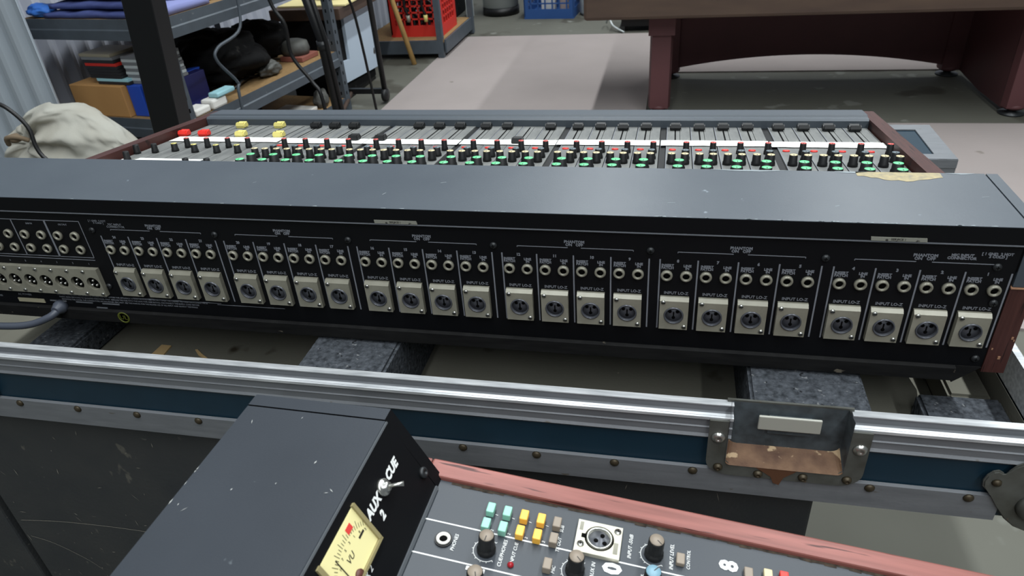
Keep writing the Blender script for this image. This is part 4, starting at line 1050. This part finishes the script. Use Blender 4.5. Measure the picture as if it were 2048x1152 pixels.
# microphone socket
def up_plate(x0, x1, y0, y1, cx, cy, r, th):
    k = NB(); plate_hole(k, x1 - x0, y1 - y0, r, th, cx - (x0 + x1) / 2, cy - (y0 + y1) / 2, 32)
    for v in k.verts: v.co = Vector((v.co.x + (x0 + x1) / 2, v.co.z + (y0 + y1) / 2, -v.co.y + .0001))
    return k
g = part('microphone_socket', up_plate(.1072, .1382, -.0372, -.0108, .1232, -.0236, .0102, .0034), mat('champagne_metal', (205, 200, 182), .35, metal=.45), t)
b = NB(); lathe(b, [(.0101, .0003), (.0101, .0012), (.0088, .0012)], 28, (.1232, -.0236, 0)); box(b, .1108, .1135, -.0255, -.0220, .0030, .0036); part('socket_gap', b, 'hole', g)
b = NB(); lathe(b, [(.0090, .0003), (.0090, .0042), (.0084, .0048), (.0074, .0042), (.0074, .0010)], 28, (.1232, -.0236, 0)); part('socket_shell', b, 'nickel', g)
b = NB(); lathe(b, [(.0074, .0010), (.0074, .0022), (0, .0022)], 24, (.1232, -.0236, 0)); part('socket_insert', b, 'socket', g)
for a in (80, 200, 320):
    b = NB(); lathe(b, [(.0016, .0022), (.0016, .0026), (0, .0026)], 10, (.1245 + .0036 * math.cos(math.radians(a)), -.0236 + .0036 * math.sin(math.radians(a)), 0)); part('pin_hole', b, 'hole', g)
for x, y in ((.1350, -.0150), (.1112, -.0310)):
    b = NB(); lathe(b, [(.0026, .0034), (.0024, .0042), (0, .0046)], 14, (x, y, 0)); 
    box(b, x - .0016, x + .0016, y - .0003, y + .0003, .0046, .0048, mi=1); box(b, x - .0003, x + .0003, y - .0016, y + .0016, .0046, .0048, mi=1); part('screw', b, ['nickel', 'hole'], g)
b = NB(); box(b, .1087, .1112, -.0195, -.0125, .0035, .0037); part('embossed_label', b, 'zinc', g)
b = NB(); box(b, .1335, .1365, -.0335, -.0245, .0035, .0037); part('embossed_label', b, 'zinc', g)
# knobs with printed scale rings
def bigknob(x, y, cap, rot, r=.0052, hh=.0165):
    k = NB(); seg = 28; prof = [(r * 1.22, .0005), (r * 1.22, .0035), (r * 1.05, .0048), (r, hh * .93), (r * .93, hh * .96)]
    rings = []
    for pr_, hz in prof:
        rings.append([k.verts.new((x + pr_ * (1 + (.03 if q % 2 else 0)) * math.cos(2 * math.pi * q / seg), y + pr_ * (1 + (.03 if q % 2 else 0)) * math.sin(2 * math.pi * q / seg), hz)) for q in range(seg)])
    for a, c in zip(rings, rings[1:]):
        for q in range(seg): k.faces.new((a[q], a[(q + 1) % seg], c[(q + 1) % seg], c[q]))
    k.faces.new(rings[0][::-1]); k.faces.new(rings[-1])
    g = part('knob', k, 'knobblack', C2)
    k = NB(); lathe(k, [(r * .93, hh * .955), (r * .90, hh), (0, hh)], 24, (x, y, 0)); part('knob_cap', k, cap, g)
    k = NB(); c, s = math.cos(rot), math.sin(rot)
    pts = [(.1, -1), (.88, -1), (.88, 1), (.1, 1)]
    k.faces.new([k.verts.new((x + r * p * c - q * .0003 * s, y + r * p * s + q * .0003 * c, hh + .0001)) for p, q in pts]); part('pointer', k, 'ink', g)
    k = NB(); R0, R1 = .0086, .0090
    a0, a1 = 55, 310; N = 40; pv = None
    for q in range(N + 1):
        a = math.radians(a0 + (a1 - a0) * q / N); cur = [k.verts.new((x + R_ * math.cos(a), y + R_ * math.sin(a), .0002)) for R_ in (R0, R1)]
        if pv: k.faces.new((pv[0], cur[0], cur[1], pv[1]))
        pv = cur
    for q in range(11):
        a = math.radians(a0 + (a1 - a0) * q / 10)
        k.faces.new([k.verts.new((x + R_ * math.cos(a + d), y + R_ * math.sin(a + d), .0002)) for R_, d in ((R0, -.02), (R1 + .0009, -.02), (R1 + .0009, .02), (R0, .02))])
    part('dial_ring', k, 'whiteprint', C2)
bigknob(.0500, -.0505, 'taupe', -1.6); bigknob(.1108, -.0508, 'taupe', -.8); bigknob(.1608, -.0245, 'taupe', -.75); bigknob(.1603, -.0492, 'bluecap', .9)
bigknob(.0500, -.0785, 'taupe', -1.2); bigknob(.1108, -.0785, 'taupe', -.5)
b = NB(); lathe(b, [(.0022, 0), (.0022, .0012), (.0012, .0024), (0, .0028)], 14, (.0686, -.0575, 0)); part('peak_lamp', b, 'redled', t)
# lettering: reads along +y, its top toward the bridge (-x)
RT = Matrix.Rotation(math.pi / 2, 4, 'Z')
def pt(s, x, y, size, nm='panel_lettering', **k):
    b = NB(); text_into(b, s, size, T(x, y, .0003) @ RT, **k); part(nm, b, 'whiteprint', C2)
pt('PHONES', .0275, -.0502, .0036, shear=.2); pt('CUE/PHONES', .0612, -.0500, .0036, shear=.2); pt('INPUT CUE', .0688, -.0480, .0034, shear=.2)
pt('SUB', .0968, -.0200, .0034, shear=.2); pt('TB OUT', .0968, -.0335, .0034, shear=.2); pt('MIC', .0968, -.0535, .0034, shear=.2)
pt('INPUT -50dB', .1448, -.0220, .0036, shear=.2); pt('INPUT LEVEL', .1730, -.0230, .0036, shear=.2); pt('CONTROL', .1842, -.0225, .0032, shear=.2)
pt('AUX IN', .1222, -.0470, .0036, shear=.2)
for x in (.0449, .0570, .0692, .0814):
    pt('1', x + .0048, -.0205, .0030, shear=.2); pt('2', x + .0048, -.0340, .0030, shear=.2)
pt('1', .0475, -.0668, .0165, 'channel_number', bold=.0007); pt('0', .1352, -.0425, .0165, 'channel_number', bold=.0008); pt('8', .2112, -.0200, .0165, 'channel_number', bold=.0006)
# stand carrying the foreground console
lo = min((F2 @ Vector((x, y, -.10))).z for x in (-.12, .5) for y in (-LEN, 0)) - .001
b = NB(); box(b, .30, .84, -.80, -.24, lo - .02, lo - .0); 
t = root('console_stand', 'dark stand under the foreground console, hidden below it', 'stand', (.55, -.5, 0))
part('stand_top', b, 'blackpost', t)
for x in (.33, .81):
    for y in (-.77, -.27):
        b = NB(); box(b, x - .012, x + .012, y - .012, y + .012, 0, lo - .02); part('leg', b, 'blackpost', t)
